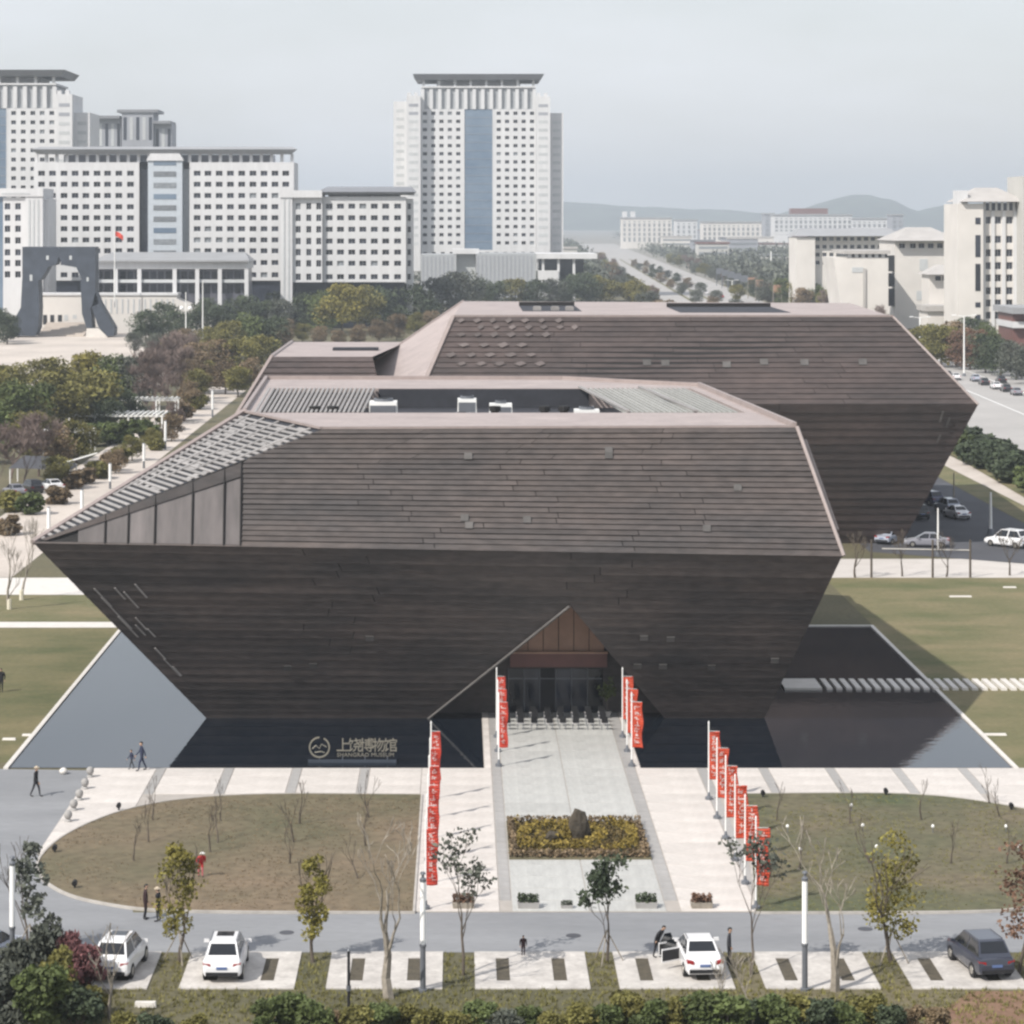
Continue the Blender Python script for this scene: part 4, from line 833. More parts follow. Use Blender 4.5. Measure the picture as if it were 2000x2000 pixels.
# hills
K['hill'] = mat('wooded_hill', (.045,.06,.04), .95, var=.6, scale=.012)
def ridge(name, Y, pts, label, seed):
    mb = MB(); n = 160; x0, x1 = PX(pts[0][0],Y), PX(pts[-1][0],Y); D_ = 900; J = 7
    def prof(px):
        for (a,ya),(b,yb) in zip(pts,pts[1:]):
            if a <= px <= b:
                t = (px-a)/(b-a); t = t*t*(3-2*t); return ya+(yb-ya)*t
        return pts[-1][1]
    base = len(mb.v)
    for j in range(J+1):
        v = j/J; prof_v = math.sin(math.pi*v)
        for i in range(n+1):
            px = pts[0][0]+(pts[-1][0]-pts[0][0])*i/n; x = PX(px,Y); h = max(0,PZ(prof(px),Y))
            nn = noise.noise(Vector((x*.004+seed,v*3,0)))*14+noise.noise(Vector((x*.015+seed,v*7,3)))*6
            mb.v.append((x, Y-D_*.5+D_*v, max(-.5,(h+nn)*prof_v-.5)))
    for j in range(J):
        for i in range(n):
            a = base+j*(n+1)+i; mb.f.append((a,a+1,a+n+2,a+n+1)); mb.m.append(0)
    struct(mb, name, K['hill'], label, 'hills', smooth=True)
ridge('hills', 7600, [(1480,430),(1560,405),(1640,386),(1680,380),(1720,388),(1790,412),(1830,404),(1870,396),(1950,398),(2100,415)], 'hazy wooded hill rising to a peak on the right of the horizon', 3)
ridge('hills', 8600, [(-200,428),(200,410),(500,402),(800,404),(1050,392),(1150,392),(1250,400),(1400,410),(1600,415),(1800,412),(2100,420)], 'low blue hazy ridge along the horizon', 9)
# ------------------------------------------------------------------ trees and shrubs
def leafmat(name, a, b):
    m = mat(name, a, .7, col2=b, scale=.35, objvar=.16, tone=True, spec=.25)
    return m
LM = {'dark': leafmat('dark_green_leaves', (0.042,0.058,0.034), (0.072,0.088,0.047)), 'green': leafmat('green_leaves', (0.062,0.086,0.029), (0.111,0.130,0.046)),
 'olive': leafmat('olive_leaves', (0.111,0.107,0.031), (0.182,0.163,0.052)), 'yellow': leafmat('yellow_green_leaves', (.135,.125,.028), (.225,.19,.045)),
 'brown': leafmat('brown_leaves', (0.130,0.098,0.058), (0.208,0.150,0.091)), 'rust': leafmat('rust_leaves', (0.118,0.068,0.046), (0.17,0.10,0.065)),
 'grey': leafmat('grey_green_leaves', (0.072,0.081,0.065), (0.117,0.124,0.098)), 'golden': leafmat('golden_hedge_leaves', (.16,.12,.026), (.23,.17,.04)), 'bronze': leafmat('bronze_hedge_leaves', (.075,.055,.022), (.11,.08,.03)), 'plum': leafmat('plum_leaves', (0.130,0.055,0.058), (0.221,0.104,0.104))}
def with_tone(me, tones):
    at_ = me.attributes.new('tone', 'FLOAT', 'FACE'); at_.data.foreach_set('value', tones); return me
def rnd_unit(r):
    while True:
        v = Vector((r.uniform(-1,1),r.uniform(-1,1),r.uniform(-1,1)))
        if .05 < v.length < 1: return v.normalized()
def add_leaf(v, f, tn, p, r, size, tone, up=.4):
    n = (rnd_unit(r)+Vector((0,0,up))).normalized(); a = n.orthogonal().normalized(); q = r.uniform(0,6.28)
    a = a*math.cos(q)+n.cross(a)*math.sin(q); b = n.cross(a); i = len(v); s = size*r.uniform(.6,1.3); w = s*r.uniform(.45,.8)
    for t in (p-a*s, p+b*w, p+a*s, p-b*w): v.append(tuple(t))
    f.append((i,i+1,i+2,i+3)); tn.append(min(1,max(0,tone+r.uniform(-.18,.18))))
def crown_mesh(seed, m, rx, z0, z1, n, leaf, nb=12, gap=.25, shape='round'):
    r = random.Random(seed); v, f, tn = [], [], []; H = z1-z0; blobs = []
    for k in range(nb):
        t = r.uniform(.08,.95) if shape == 'round' else r.uniform(0,1)
        wr = math.sin(math.pi*min(1,max(.06,t*.85+.1)))**.6 if shape == 'round' else (1-t)*.9+.12
        ang = k*2.399+r.uniform(-.5,.5); d = rx*wr*math.sqrt(r.uniform(.1,1))*.72
        blobs.append((Vector((d*math.cos(ang), d*math.sin(ang), z0+H*t)), rx*r.uniform(.26,.46)*(.65+.5*wr), r.uniform(.2,.8)))
    for k in range(n):
        c, br, tone = blobs[r.randrange(nb)]
        d = rnd_unit(r); p = c+Vector((d.x,d.y,d.z*.8))*br*(r.uniform(.55,1.05))
        add_leaf(v, f, tn, p, r, leaf, tone)
    me = bpy.data.meshes.new('crown'); me.from_pydata(v, [], f); me.materials.append(m); with_tone(me, tn)
    return me, [b[0] for b in blobs]
def limbs(r, h, base, tips, r0):
    mb = MB(); lean = Vector((r.uniform(-.3,.3),r.uniform(-.3,.3),0)); top = Vector((lean.x,lean.y,h*.62))
    mb.tube([(0,0,-.15),(lean.x*.2,lean.y*.2,base*.6),(lean.x*.6,lean.y*.6,base*1.1),top],[r0*1.15,r0*.85,r0*.7,r0*.25],6)
    for t in tips[:9]:
        s = Vector((lean.x*.5,lean.y*.5,base*r.uniform(.8,1.25))); mid = lerp(s,t,.5)+Vector((0,0,-.06*h*r.random()))
        mb.tube([s,mid,t],[r0*.42,r0*.28,r0*.08],4)
    return mb
def branching(seed, h, spread, levels=4, r0=.09, first=.35, up=.55, kids=3, crook=.25):
    r = random.Random(seed); mb = MB(); tips = []
    def grow(p, d, L, rad, lv):
        pts, rs = [p], [rad]; q = p
        for s in range(3):
            d = (d+Vector((r.uniform(-1,1),r.uniform(-1,1),r.uniform(-.4,.8)))*crook).normalized(); q = q+d*L/3; pts.append(q); rs.append(max(.012,rad*(1-.18*(s+1))))
        mb.tube(pts, rs, 5 if lv < 2 else 4 if lv < 3 else 3, cap=False)
        if lv >= levels: tips.append(q); return
        for k in range(kids if lv else kids+1):
            a = r.uniform(0,6.28); side = Vector((math.cos(a),math.sin(a),0))
            nd = (d*up+side*spread*r.uniform(.5,1)+Vector((0,0,.35))).normalized()
            st = pts[3] if k == 0 else lerp(pts[2],pts[3],r.random()) if lv else lerp(pts[1],pts[3],r.random())
            grow(st, nd, L*r.uniform(.55,.8), rs[3]*.8, lv+1)
    grow(Vector((0,0,-.1)), Vector((0,0,1)), h*first, r0, 0)
    zt = max(t.z for t in tips); k = h/zt
    mb.v = [(x*k,y*k,z*k) for x,y,z in mb.v]; return mb, [t*k for t in tips]
def tip_leaves(seed, tips, m, per, spread, leaf):
    r = random.Random(seed); v, f, tn = [], [], []
    for t in tips:
        tone = r.uniform(.2,.8)
        for k in range(per): add_leaf(v, f, tn, t+rnd_unit(r)*spread*r.random()+Vector((0,0,-.1*spread)), r, leaf, tone, .2)
    me = bpy.data.meshes.new('crown'); me.from_pydata(v, [], f); me.materials.append(m); return with_tone(me, tn)

# shared tree meshes, ten metres high
TREE = {}
def tree_kind(k, i):
    key = (k,i)
    if key in TREE: return TREE[key]
    r = random.Random(hash(k) % 1 + i*17+len(k)*5)
    sd = i*31+sum(map(ord,k))
    if k == 'bare':
        mb, tips = branching(sd, 10, .62, 4, .16, .3, .75, 3, .2)
        v = MB(); v.v, v.f, v.m = mb.v, mb.f, mb.m
        for t in tips:
            for q in range(6): e = t+Vector((r.uniform(-.9,.9),r.uniform(-.9,.9),r.uniform(.3,1.4))); v.tube([t,e],[.06,.03],3,cap=False)
        TREE[key] = (v.mesh('trunk', K['twig']), None)
    else:
        me, tips = crown_mesh(sd, LM[k], r.uniform(4.4,5.6), 1.4, 10, 4200, .27, 24)
        TREE[key] = (limbs(r, 10, 3.2, tips, .22).mesh('trunk', K['bark']), me)
    return TREE[key]
K['twig'] = mat('reddish_grey_twigs', (.16,.12,.105), .9, var=.25, scale=2, objvar=.15)
rt = random.Random(21)
KW = {'dark':'dark green','green':'leafy green','olive':'olive green','yellow':'yellow green','brown':'brown leaved','rust':'rusty red','grey':'grey green','bare':'bare twiggy','plum':'plum coloured'}
def plant_trees(lst, place, group, wide=1.12):
    """lst: (px, base py, height m, kind) - labels count each colour from the left"""
    cnt = {}
    for (px,py,h,k) in sorted(lst):
        cnt[k] = cnt.get(k,0)+1; p = g(px,py)
        tot = sum(1 for q in lst if q[3] == k)
        lab = f"{KW[k]} tree {place}" if tot == 1 else f"{KW[k]} tree {place}, {ORD[cnt[k]-1]} of its colour from left"
        t = thing('tree', lab, 'tree', (p.x,p.y,0), group, rt.uniform(0,6.28)); s = h/10
        t.scale = (s*rt.uniform(.9,1.2)*wide, s*rt.uniform(.9,1.2)*wide, s)
        tm, cm = tree_kind(k, rt.randrange(3)); link('trunk', tm, t)
        if cm: link('crown', cm, t)
G1 = [(-10,850,9.5,'olive'),(55,860,9,'green'),(118,850,9.8,'olive'),(180,842,9.4,'olive'),(20,808,8.4,'olive'),(92,800,9,'olive'),(160,796,9.6,'yellow'),(225,800,9.2,'green'),(-15,905,8,'green'),(60,905,7,'olive'),
 (245,835,6.2,'dark'),(205,845,5.5,'dark'),(262,800,9,'grey'),(140,830,6,'brown'),(300,815,11,'bare'),(330,800,10,'bare'),(285,790,11,'bare'),(20,935,8,'bare'),(75,930,7,'bare'),(45,960,7.5,'bare'),(0,965,8,'bare'),(345,790,10,'bare'),(318,770,11,'bare'),(290,830,8,'bare'),(150,905,6,'olive'),(258,900,3.6,'olive'),(335,862,4,'brown'),(110,955,4,'olive'),(225,925,3.2,'brown'),(300,876,3,'olive'),(110,925,6,'brown'),(370,800,5,'brown'),(395,770,6,'brown'),(345,850,5,'bare')]
plant_trees(G1, 'in the left garden', 'trees in the garden left of the museum')
G2 = [(-12,668,9,'dark'),(14,672,8,'dark'),(262,690,5,'grey'),(300,745,8,'bare'),(355,765,6,'brown'),(385,780,5.5,'olive'),(330,770,6,'bare'),(285,672,9,'dark'),(318,660,10,'dark'),(345,672,9,'dark'),(392,655,10.5,'dark'),(425,668,10,'dark'),(468,650,11,'dark'),(512,655,10,'dark'),(300,700,6,'grey'),(360,700,7,'brown'),(410,705,8,'olive'),(450,700,9,'olive'),(492,690,10,'green'),(530,690,9,'dark'),
 (385,735,7,'brown'),(430,740,8,'brown'),(470,740,8.5,'olive'),(510,728,8,'olive'),(548,690,7,'brown'),(400,765,6,'olive'),(440,770,6.5,'brown'),(490,760,6,'brown'),(340,740,6,'bare'),(370,720,8,'bare'),(330,720,6,'olive'),(465,775,5.5,'olive'),(560,668,6,'brown'),(590,668,5,'olive')]
plant_trees(G2, 'behind the left flank', 'trees in the wood behind the museum')
G3 = [(560,640,12,'dark'),(600,645,11,'dark'),(635,650,12,'green'),(668,655,14.5,'yellow'),(705,650,13.5,'olive'),(745,645,13,'dark'),(785,640,13.5,'dark'),(825,640,13,'dark'),(862,632,14,'grey'),(900,622,15,'grey'),(935,612,12,'dark'),(970,608,11,'dark'),(1005,606,11.5,'olive'),(1040,606,11,'dark'),(1075,604,12,'grey'),(1110,602,12.5,'dark'),(1145,600,13,'dark'),(1175,598,12,'olive'),
 (625,675,5,'brown'),(660,680,4.5,'brown'),(700,676,5.5,'brown'),(740,668,6,'brown'),(775,664,7,'brown'),(810,658,7,'olive'),(840,652,6.5,'brown'),(545,655,10,'grey'),(1235,598,10,'yellow'),(1260,600,9,'olive'),(1205,580,9,'grey'),(980,580,10,'grey'),(1030,575,9,'brown'),(1090,572,9,'olive'),(1150,560,11,'dark')]
plant_trees(G3, 'behind the museum roofs', 'trees on the rise behind the museum')
G4 = [(1500,598,10,'grey'),(1530,602,11,'green'),(1560,606,10.5,'olive'),(1590,608,10,'green'),(1620,612,9,'olive'),(1650,618,8,'brown'),(1480,585,9,'dark'),(1520,575,9,'dark'),(1555,580,10,'dark'),(1605,585,9,'grey'),(1465,560,10,'grey'),(1440,590,7,'olive'),(1410,560,8,'bare'),(1670,628,7,'olive'),(1690,640,5,'bare'),(1745,628,7,'grey'),(1765,640,6,'bare')]
plant_trees(G4, 'beyond the second hall', 'trees beyond the second hall roof')
G5 = [(1805,712,9,'olive'),(1838,718,9.5,'olive'),(1868,716,10,'brown'),(1895,722,9,'rust'),(1925,728,8.5,'dark'),(1955,735,8,'dark'),(1985,742,8,'grey'),(1900,690,9,'dark'),(1930,695,8,'green'),(2010,750,8,'grey'),(1820,690,7,'green')]
plant_trees(G5, 'below the tower block', 'trees at the avenue edge')
AV = []
ra = random.Random(8)
for side in (-1,1):
    for k in range(22):
        Y = 700+k*62+ra.uniform(-15,15); x = avx(Y)+(side*28+1)+ra.uniform(-3,3); py = VY+FPX*CAMZ/Y; px = VX+FPX*x/Y
        AV.append((px,py,ra.uniform(7,10),ra.choice(['grey','brown','olive','grey','bare'])))
for off in (-3.4,5.0):
    for k in range(10):
        Y = 820+k*110; x = avx(Y)+off; AV.append((VX+FPX*x/Y, VY+FPX*CAMZ/Y, ra.uniform(4,6), ra.choice(['dark','brown','grey'])))
plant_trees(AV, 'lining the far avenue', 'trees lining the avenue')
# wooded plain far beyond, one mass
r = random.Random(4); v, f, tn = [], [], []
for k in range(3800):
    if k < 1500: Y = 900*(6.0)**r.random(); X = r.uniform(-.19,.24)*Y
    elif k >= 3200: Y = 1180*(2.6)**r.random(); X = avx(Y)-31-r.random()**1.5*(avx(Y)-31-.03*Y)
    else: Y = 1120*(2.4)**r.random(); X = avx(Y)+30+r.random()**1.3*(.19*Y-avx(Y)-30)
    if abs(X-avx(Y)) < 38 or (Y < 1200 and X < 70) or (Y<1050 and X>120): continue
    hgt = r.uniform(6,13); tone = r.random()
    for q in range(34): add_leaf(v, f, tn, Vector((X,Y,hgt*.5))+Vector((r.gauss(0,4.5),r.gauss(0,4),r.uniform(-.45,.5)*hgt)), r, 1.2, tone)
me = bpy.data.meshes.new('far_woods'); me.from_pydata(v, [], f); me.materials.append(LM['grey']); with_tone(me, tn)
tag(link('far_woods', me), 'hazy woods and gardens scattered over the far plain', 'woods', kind='stuff')

# shrubs: leafy mass on short stems
SHR = {}
def shrub(px, py, h, k, label, group=None, name='shrub', wide=1.0, world=None, leaf=.062, n=3000):
    key = (k, rt.randrange(3), leaf)
    if key not in SHR:
        me, tips = crown_mesh(sum(map(ord,k))+key[1]*7, LM[k], .62, .1, 1.0, n, leaf, 16)
        mb = MB()
        for t in tips[:8]: mb.tube([(t.x*.1,t.y*.1,-.05),lerp(Vector((t.x*.1,t.y*.1,0)),t,.6)+Vector((.03,0,0)),t],[.03,.02,.008],4)
        SHR[key] = (mb.mesh('stem', K['bark']), me)
    p = g(px,py) if world is None else Vector(world)
    t = thing(name, label, 'shrub', (p.x,p.y,0), group, rt.uniform(0,6.28)); t.scale = (h*wide,h*wide,h)
    link('stem', SHR[key][0], t); link('foliage', SHR[key][1], t); return t
hedge = [(71.9+ra.uniform(-.3,1.2)+j*2.6, 300+k*6.2+ra.uniform(-1,1), ra.uniform(2.4,3.4), ra.choice(['dark','green','dark'])) for k in range(14) for j in (0,1)]
for i,(x,y,h,k) in enumerate(sorted(hedge, key=lambda q: q[1])):
    shrub(0,0,h,k, f'{KW[k]} hedge bush beside the straight footpath, {ORD[i]} from its near end', 'bushes in the hedge along the footpath', 'hedge_bush', 1.5, (x,y,0), .10, 1900)
GS = [(118,905,2.6,'green'),(150,895,2.4,'green'),(180,872,3.0,'green'),(215,868,3.0,'green'),(250,866,3.2,'green'),(285,862,3,'green'),(190,935,2.2,'olive'),(165,945,2.0,'brown'),(215,920,2.2,'brown'),(235,905,2.0,'olive'),(330,840,2.6,'olive'),(355,822,2.8,'brown'),(305,880,1.6,'olive'),(380,800,3,'olive'),(140,955,2.2,'brown'),(20,1000,2.2,'olive'),(60,1005,2.2,'green'),(15,1045,2,'brown'),(110,985,2,'brown')]
cn = {}
for (px,py,h,k) in sorted(GS):
    cn[k] = cn.get(k,0)+1
    shrub(px,py,h,k, f'{KW[k]} shrub beside the promenade, {ORD[cn[k]-1]} of its colour from left', 'shrubs beside the promenade', 'shrub', 1.4, None, .10, 1800)
# bottom verge
BV = [(20,2010,2.4,'grey',.95),(75,2015,2.5,'green',1.0),(40,1960,2.6,'grey',.7),(110,1965,2.2,'olive',.8),(150,2010,1.7,'dark',1.1),(165,1935,1.9,'plum',.85),(130,1925,2.1,'plum',.7),(95,1915,2.8,'grey',.6),(185,1985,1.2,'olive',1.0),
 (240,2030,1.0,'olive',1.2),(300,2040,1.2,'dark',1.1),(380,2040,1.1,'olive',1.2),(520,2015,1.2,'green',1.1),(565,2005,1.3,'green',1.2),(610,2025,1.4,'green',1.2),(660,2020,1.0,'brown',1.1),(700,2030,1.3,'olive',1.2),(745,2025,1.2,'green',1.2),(790,2010,1.0,'olive',1.2),(840,2030,1.2,'olive',1.1),(890,2030,1.1,'olive',1.3),(940,2020,1.2,'green',1.3),(985,2030,1.2,'grey',1.2),(1030,2025,1.1,'green',1.3),(1080,2030,1.1,'olive',1.2),(1130,2030,1.3,'olive',1.2),(1180,2025,1.2,'green',1.3),(1225,2010,1.4,'olive',1.2),(1275,2020,1.3,'green',1.3),(1325,2015,1.3,'olive',1.2),(1375,2015,1.5,'green',1.4),(1425,2020,1.4,'green',1.3),(1470,2010,1.2,'dark',1.1),(1515,2020,1.5,'green',1.3),(1560,2015,1.4,'olive',1.3),(1605,2020,1.4,'dark',1.3),(1650,2025,1.3,'green',1.2),(1695,2015,1.5,'olive',1.2),(1740,2025,1.3,'dark',1.1),(1785,2020,1.1,'brown',1.0),(1830,2025,1.1,'brown',1.1)]
cn = {}
for (px,py,h,k,w) in BV:
    cn[k] = cn.get(k,0)+1; tot = sum(1 for q in BV if q[3] == k)
    shrub(px,py,h,k, f'{KW[k]} shrub on the near verge, {ORD[cn[k]-1]} of its colour from left', 'shrubs along the near verge', 'shrub', w)
# weeds and tufts on the verge and lawns
def tufts(name, polyfn, n, m, label, seed, size=.09):
    r = random.Random(seed); v, f, tn = [], [], []
    for k in range(n):
        x, y, z = polyfn(r); tone = r.random()
        for q in range(5):
            a = r.uniform(0,6.28); L = size*r.uniform(.6,1.6); w = .02; i = len(v)
            bx, by = x+r.gauss(0,.05), y+r.gauss(0,.05); dx, dy = math.cos(a), math.sin(a)
            v += [(bx-dy*w,by+dx*w,z),(bx+dy*w,by-dx*w,z),(bx+dx*L*.5,by+dy*L*.5,z+L)]; f.append((i,i+1,i+2)); tn.append(tone)
    me = bpy.data.meshes.new(name); me.from_pydata(v, [], f); me.materials.append(m); with_tone(me, tn)
    return tag(link(name, me), label, 'grass', kind='stuff')
def verge(r):
    while True:
        x, y = r.uniform(-26,34), r.uniform(105,118.6)
        if not any(a-.05 < x < b+.05 for a,b in pads) or y < 113: return x, y, 0
tufts('verge_grass', verge, 9000, LM['olive'], 'rough grass tufts on the near verge between the parking pads', 2, .13)

def inside(P):
    xs_ = [p.x for p in P]; ys_ = [p.y for p in P]; n = len(P)
    def fn(r):
        while True:
            x, y = r.uniform(min(xs_),max(xs_)), r.uniform(min(ys_),max(ys_)); c = False
            for i in range(n):
                a, b = P[i], P[i-1]
                if (a.y > y) != (b.y > y) and x < (b.x-a.x)*(y-a.y)/(b.y-a.y)+a.x: c = not c
            if c and (noise.noise(Vector((x*.25,y*.25,3.3))) > r.uniform(-.5,.35)): return x, y, .1
    return fn
tufts('lawn_grass', inside([g(*p) for p in smooth(LL)]), 2600, LM['brown'], 'dry grass tufts scattered over the left oval lawn', 12, .05)
tufts('lawn_grass', inside([g(*p) for p in smooth(RL)]), 3200, LM['olive'], 'grass tufts scattered over the right oval lawn', 14, .05)
# trees standing in the front verge and lawns
def fg_tree(px, py, h, label, kind=None, seed=1, spread=.5, per=14, lsp=.55, leaf=.11, levels=3, r0=.075, first=.38, bark='bark', kids=3, paint=False, group='trees along the parking row', crook=.25, props=False, col=None):
    p = g(px,py); t = thing('tree', label, 'tree', (p.x,p.y,0), group)
    mb, tips = branching(seed, h, spread, levels, r0, first, .7, kids, crook); mb.build('trunk', K[bark], t, local=True)
    if col:
        cm, tp = crown_mesh(seed, LM[kind], col[0], col[1], h, col[2], leaf, 30); link('crown', cm, t)
    elif kind: link('crown', tip_leaves(seed, tips, LM[kind], per, lsp, leaf), t)
    if paint:
        mb = MB(); mb.tube([(0,0,0),(0,0,.9)],[r0*1.35,r0*1.2],7); mb.build('painted_base', K['whitewash'], t, local=True)
    if props:
        for k in range(3):
            a = 2.1*k+seed; mb = MB(); mb.tube([(math.cos(a)*.8,math.sin(a)*.8,0),(0,0,1.5)],[.03,.03],5); mb.build('stake', K['bark_pale'], t, local=True)
fg_tree(58,1868,5.3,'slim dark green tree beside the white lamp column at the left edge','grey',3,.3,60,.55,.13,first=.4,levels=3,props=True,col=(.95,1.6,800))
fg_tree(350,1880,5.4,'yellow green tree on the verge left of the white crossover car','yellow',5,.42,70,.6,.10,first=.3,props=True,col=(1.2,1.0,1500))
fg_tree(612,1880,5.0,'narrow yellow green tree standing right of the white crossover car','yellow',8,.26,70,.5,.10,first=.3,col=(.95,.9,1500))
fg_tree(760,1950,8.6,'tall crooked bare tree left of the middle lamp column',None,13,.55,levels=5,r0=.17,first=.24,bark='bark_pale',crook=.32,kids=2)
fg_tree(905,1905,6.2,'thin tree with few dark leaves in front of the plaza left of the bed','grey',17,.42,12,.5,.125,first=.42,levels=3)
fg_tree(1185,1880,4.7,'leafy dark green tree in front of the planting bed','dark',19,.45,34,.5,.12,first=.36,props=True)
fg_tree(1465,1905,6.2,'thin tree with sparse leaves at the near end of the right flag row','grey',23,.34,11,.5,.12,first=.45,levels=3,bark='bark')
fg_tree(1630,1935,7.6,'spreading bare tree right of the right lamp column',None,29,.6,levels=5,r0=.15,first=.24,bark='bark_pale',kids=2)
fg_tree(1742,1880,5.9,'golden green round tree at the right side of the lane','yellow',31,.45,80,.65,.10,first=.3,props=True,col=(1.5,1.1,1800))
fg_tree(1990,1900,6.0,'rusty leaved tree at the right edge of the photo','rust',37,.4,40,.6,.11,first=.3,col=(1.1,1.2,620))
fg_tree(215,1990,4.2,'small forked bare tree among the shrubs at the lower left',None,41,.6,levels=3,r0=.07,first=.3,bark='bark_pale')
fg_tree(1470,1990,3.0,'young pale bare tree in the near hedge on the right',None,43,.5,levels=3,r0=.04,first=.35,bark='bark_pale')
fg_tree(1415,1985,2.6,'small bare sapling among the green hedge bushes',None,47,.5,levels=3,r0=.03,first=.35,bark='bark_pale')
fg_tree(18,1190,7.5,'bare tree with a whitewashed foot at the far left, nearer of a pair',None,51,.35,levels=4,r0=.16,first=.34,bark='bark_pale',paint=True,group='whitewashed trees at the left')
fg_tree(42,1172,7.5,'bare tree with a whitewashed foot at the far left, farther of a pair',None,53,.35,levels=4,r0=.16,first=.34,bark='bark_pale',paint=True,group='whitewashed trees at the left')
for i,(px,py) in enumerate(((1670,1128),(1762,1126),(1848,1127),(1972,1124))):
    fg_tree(px,py,4.5,f'young bare tree on the lawn edge by the car park, {ORD[i]} from the left',None,60+i,.6,levels=4,r0=.09,first=.3,group='young trees by the car park',bark='bark')
SAP = [(300,1605),(290,1648),(262,1685),(432,1607),(424,1650),(410,1668),(586,1612),(575,1648),(565,1690),(722,1600),(715,1655),(700,1720)]
for i,(px,py) in enumerate(sorted(SAP)):
    fg_tree(px,py,2.6,f'leafless sapling on the left oval lawn, {ORD[i]} from the left',None,80+i,.38,levels=3,r0=.06,first=.4,bark='bark',group='saplings on the left oval lawn',kids=2)
SAP = [(1515,1606),(1660,1612),(1800,1604),(1952,1598),(1855,1690),(1700,1690),(1965,1690),(1560,1700),(1930,1572)]
for i,(px,py) in enumerate(sorted(SAP)):
    fg_tree(px,py,2.4,f'leafless sapling on the right oval lawn, {ORD[i]} from the left',None,110+i,.38,levels=3,r0=.06,first=.4,bark='bark',group='saplings on the right oval lawn',kids=2)
# ------------------------------------------------------------------ flags, lamps, sign, bed
def banner(X, Y, label, group, seed):
    r = random.Random(seed); t = thing('flag_banner', label, 'flag', (X,Y,0), group)
    mb = MB(); mb.tube([(0,0,0),(0,0,4.55)],[.045,.04],8).tube([(0,0,4.55),(0,0,4.68)],[.055,.01],8); mb.build('pole', K['white_paint'], t, local=True)
    mb = MB(); mb.lathe((0,0,.05),[(0,.22),(.18,.22),(.22,.1),(.45,.06)],10); mb.build('base', K['metal_grey'], t, local=True)
    mb = MB(); W_, Z0, Z1, nx, nz = (.52 if X < 5 else .66), 1.25, 4.0, 6, 18; ph = r.uniform(0,6)
    def pt(u, v_): 
        w = .17*u*math.sin(4*u+13*v_+ph)+.03*u; return (.04+W_*u*(1-.06*math.sin(9*v_+ph)), -.02+w+.22*u, Z0+(Z1-Z0)*v_-.10*u*(1-v_))
    for i in range(nx):
        for j in range(nz):
            mb.quad(pt(i/nx,j/nz),pt((i+1)/nx,j/nz),pt((i+1)/nx,(j+1)/nz),pt(i/nx,(j+1)/nz))
    b_ = mb.build('banner', K['red_cloth'] if X < 5 else K['orange_cloth'], t, local=True, smooth=True); b_.modifiers.new('thick','SOLIDIFY').thickness = .012
    mb = MB()
    for c in range(7):
        v0 = .93-c*.128
        for q in range(6):
            u0, vv = r.uniform(.16,.5), v0-r.uniform(0,.085); hor = q % 2
            du, dv = (r.uniform(.2,.36),.012) if hor else (.07,r.uniform(.03,.055))
            P = [pt(u0,vv),pt(min(.86,u0+du),vv),pt(min(.86,u0+du),vv+dv),pt(u0,vv+dv)]
            mb.quad(*[(x,y-.02,z) for x,y,z in P])
    lo_ = mb.build('lettering', K['pink_print'], b_, local=True); lo_['kind'] = 'stuff'
    mb = MB(); mb.tube([(0,0,4.08),(W_*.98,.2,4.02)],[.018,.014],6); mb.build('arm', K['white_paint'], t, local=True)
ys6 = [149.8-4.76*i for i in range(6)]; ys3 = [167.8,163.3,158.9]
for i, y in enumerate(ys6):
    w_ = ['farthest of the six','second farthest of the six','third farthest of the six','fourth farthest of the six','fifth farthest of the six','nearest of the six'][i]
    banner(-1.65, y, f'red feather flag on the left plaza edge, {w_}', 'flags along the left plaza edge', i)
    banner(14.6, y, f'red feather flag on the right plaza edge, {w_}', 'flags along the right plaza edge', i+20)
for i, y in enumerate(ys3):
    w_ = ['farthest of the three','middle one of the three','nearest of the three'][i]
    banner(2.45, y, f'red feather flag on the left side of the entrance bridge, {w_}', 'flags on the left of the bridge', i+40)
    banner(10.7, y, f'red feather flag on the right side of the entrance bridge, {w_}', 'flags on the right of the bridge', i+50)
# light columns along the lane
for px, py, lab in ((24,1900,'white light column at the left edge beside a slim tree'),(826,1937,'white light column in front of the left flag row'),(1572,1935,'white light column beside the bare tree on the right')):
    p = g(px,py); t = thing('light_column', lab, 'street lamp', (p.x,p.y,0), 'light columns along the lane')
    mb = MB(); mb.lathe((0,0,0),[(0,.2),(.12,.2),(.14,.13),(1.95,.12),(2.0,.15),(2.1,.15)],12); mb.build('post', K['metal_grey'], t, local=True)
    mb = MB(); mb.lathe((0,0,2.1),[(0,.125),(2.75,.125)],12); mb.build('shade', K['lamp_white'], t, local=True)
    mb = MB(); mb.lathe((0,0,4.85),[(0,.14),(.12,.15),(.2,.06),(.3,.06),(.34,.13),(.42,.1)],12); mb.build('cap', K['metal_grey'], t, local=True)
# dark signpost pole at the bottom
p = g(681,1990); t = thing('post', 'thin dark post at the near verge left of the crooked bare tree', 'post', (p.x,p.y,0))
mb = MB(); mb.tube([(0,0,0),(0,0,2.9)],[.07,.06],8); mb.build('shaft', K['black'], t, local=True)
mb = MB(); mb.tube([(0,0,1.2),(0,0,1.42)],[.1,.1],8); mb.build('collar', K['metal_grey'], t, local=True)
mb = MB(); mb.tube([(0,0,2.9),(0,0,3.0)],[.08,.03],8); mb.build('cap', K['metal_grey'], t, local=True)
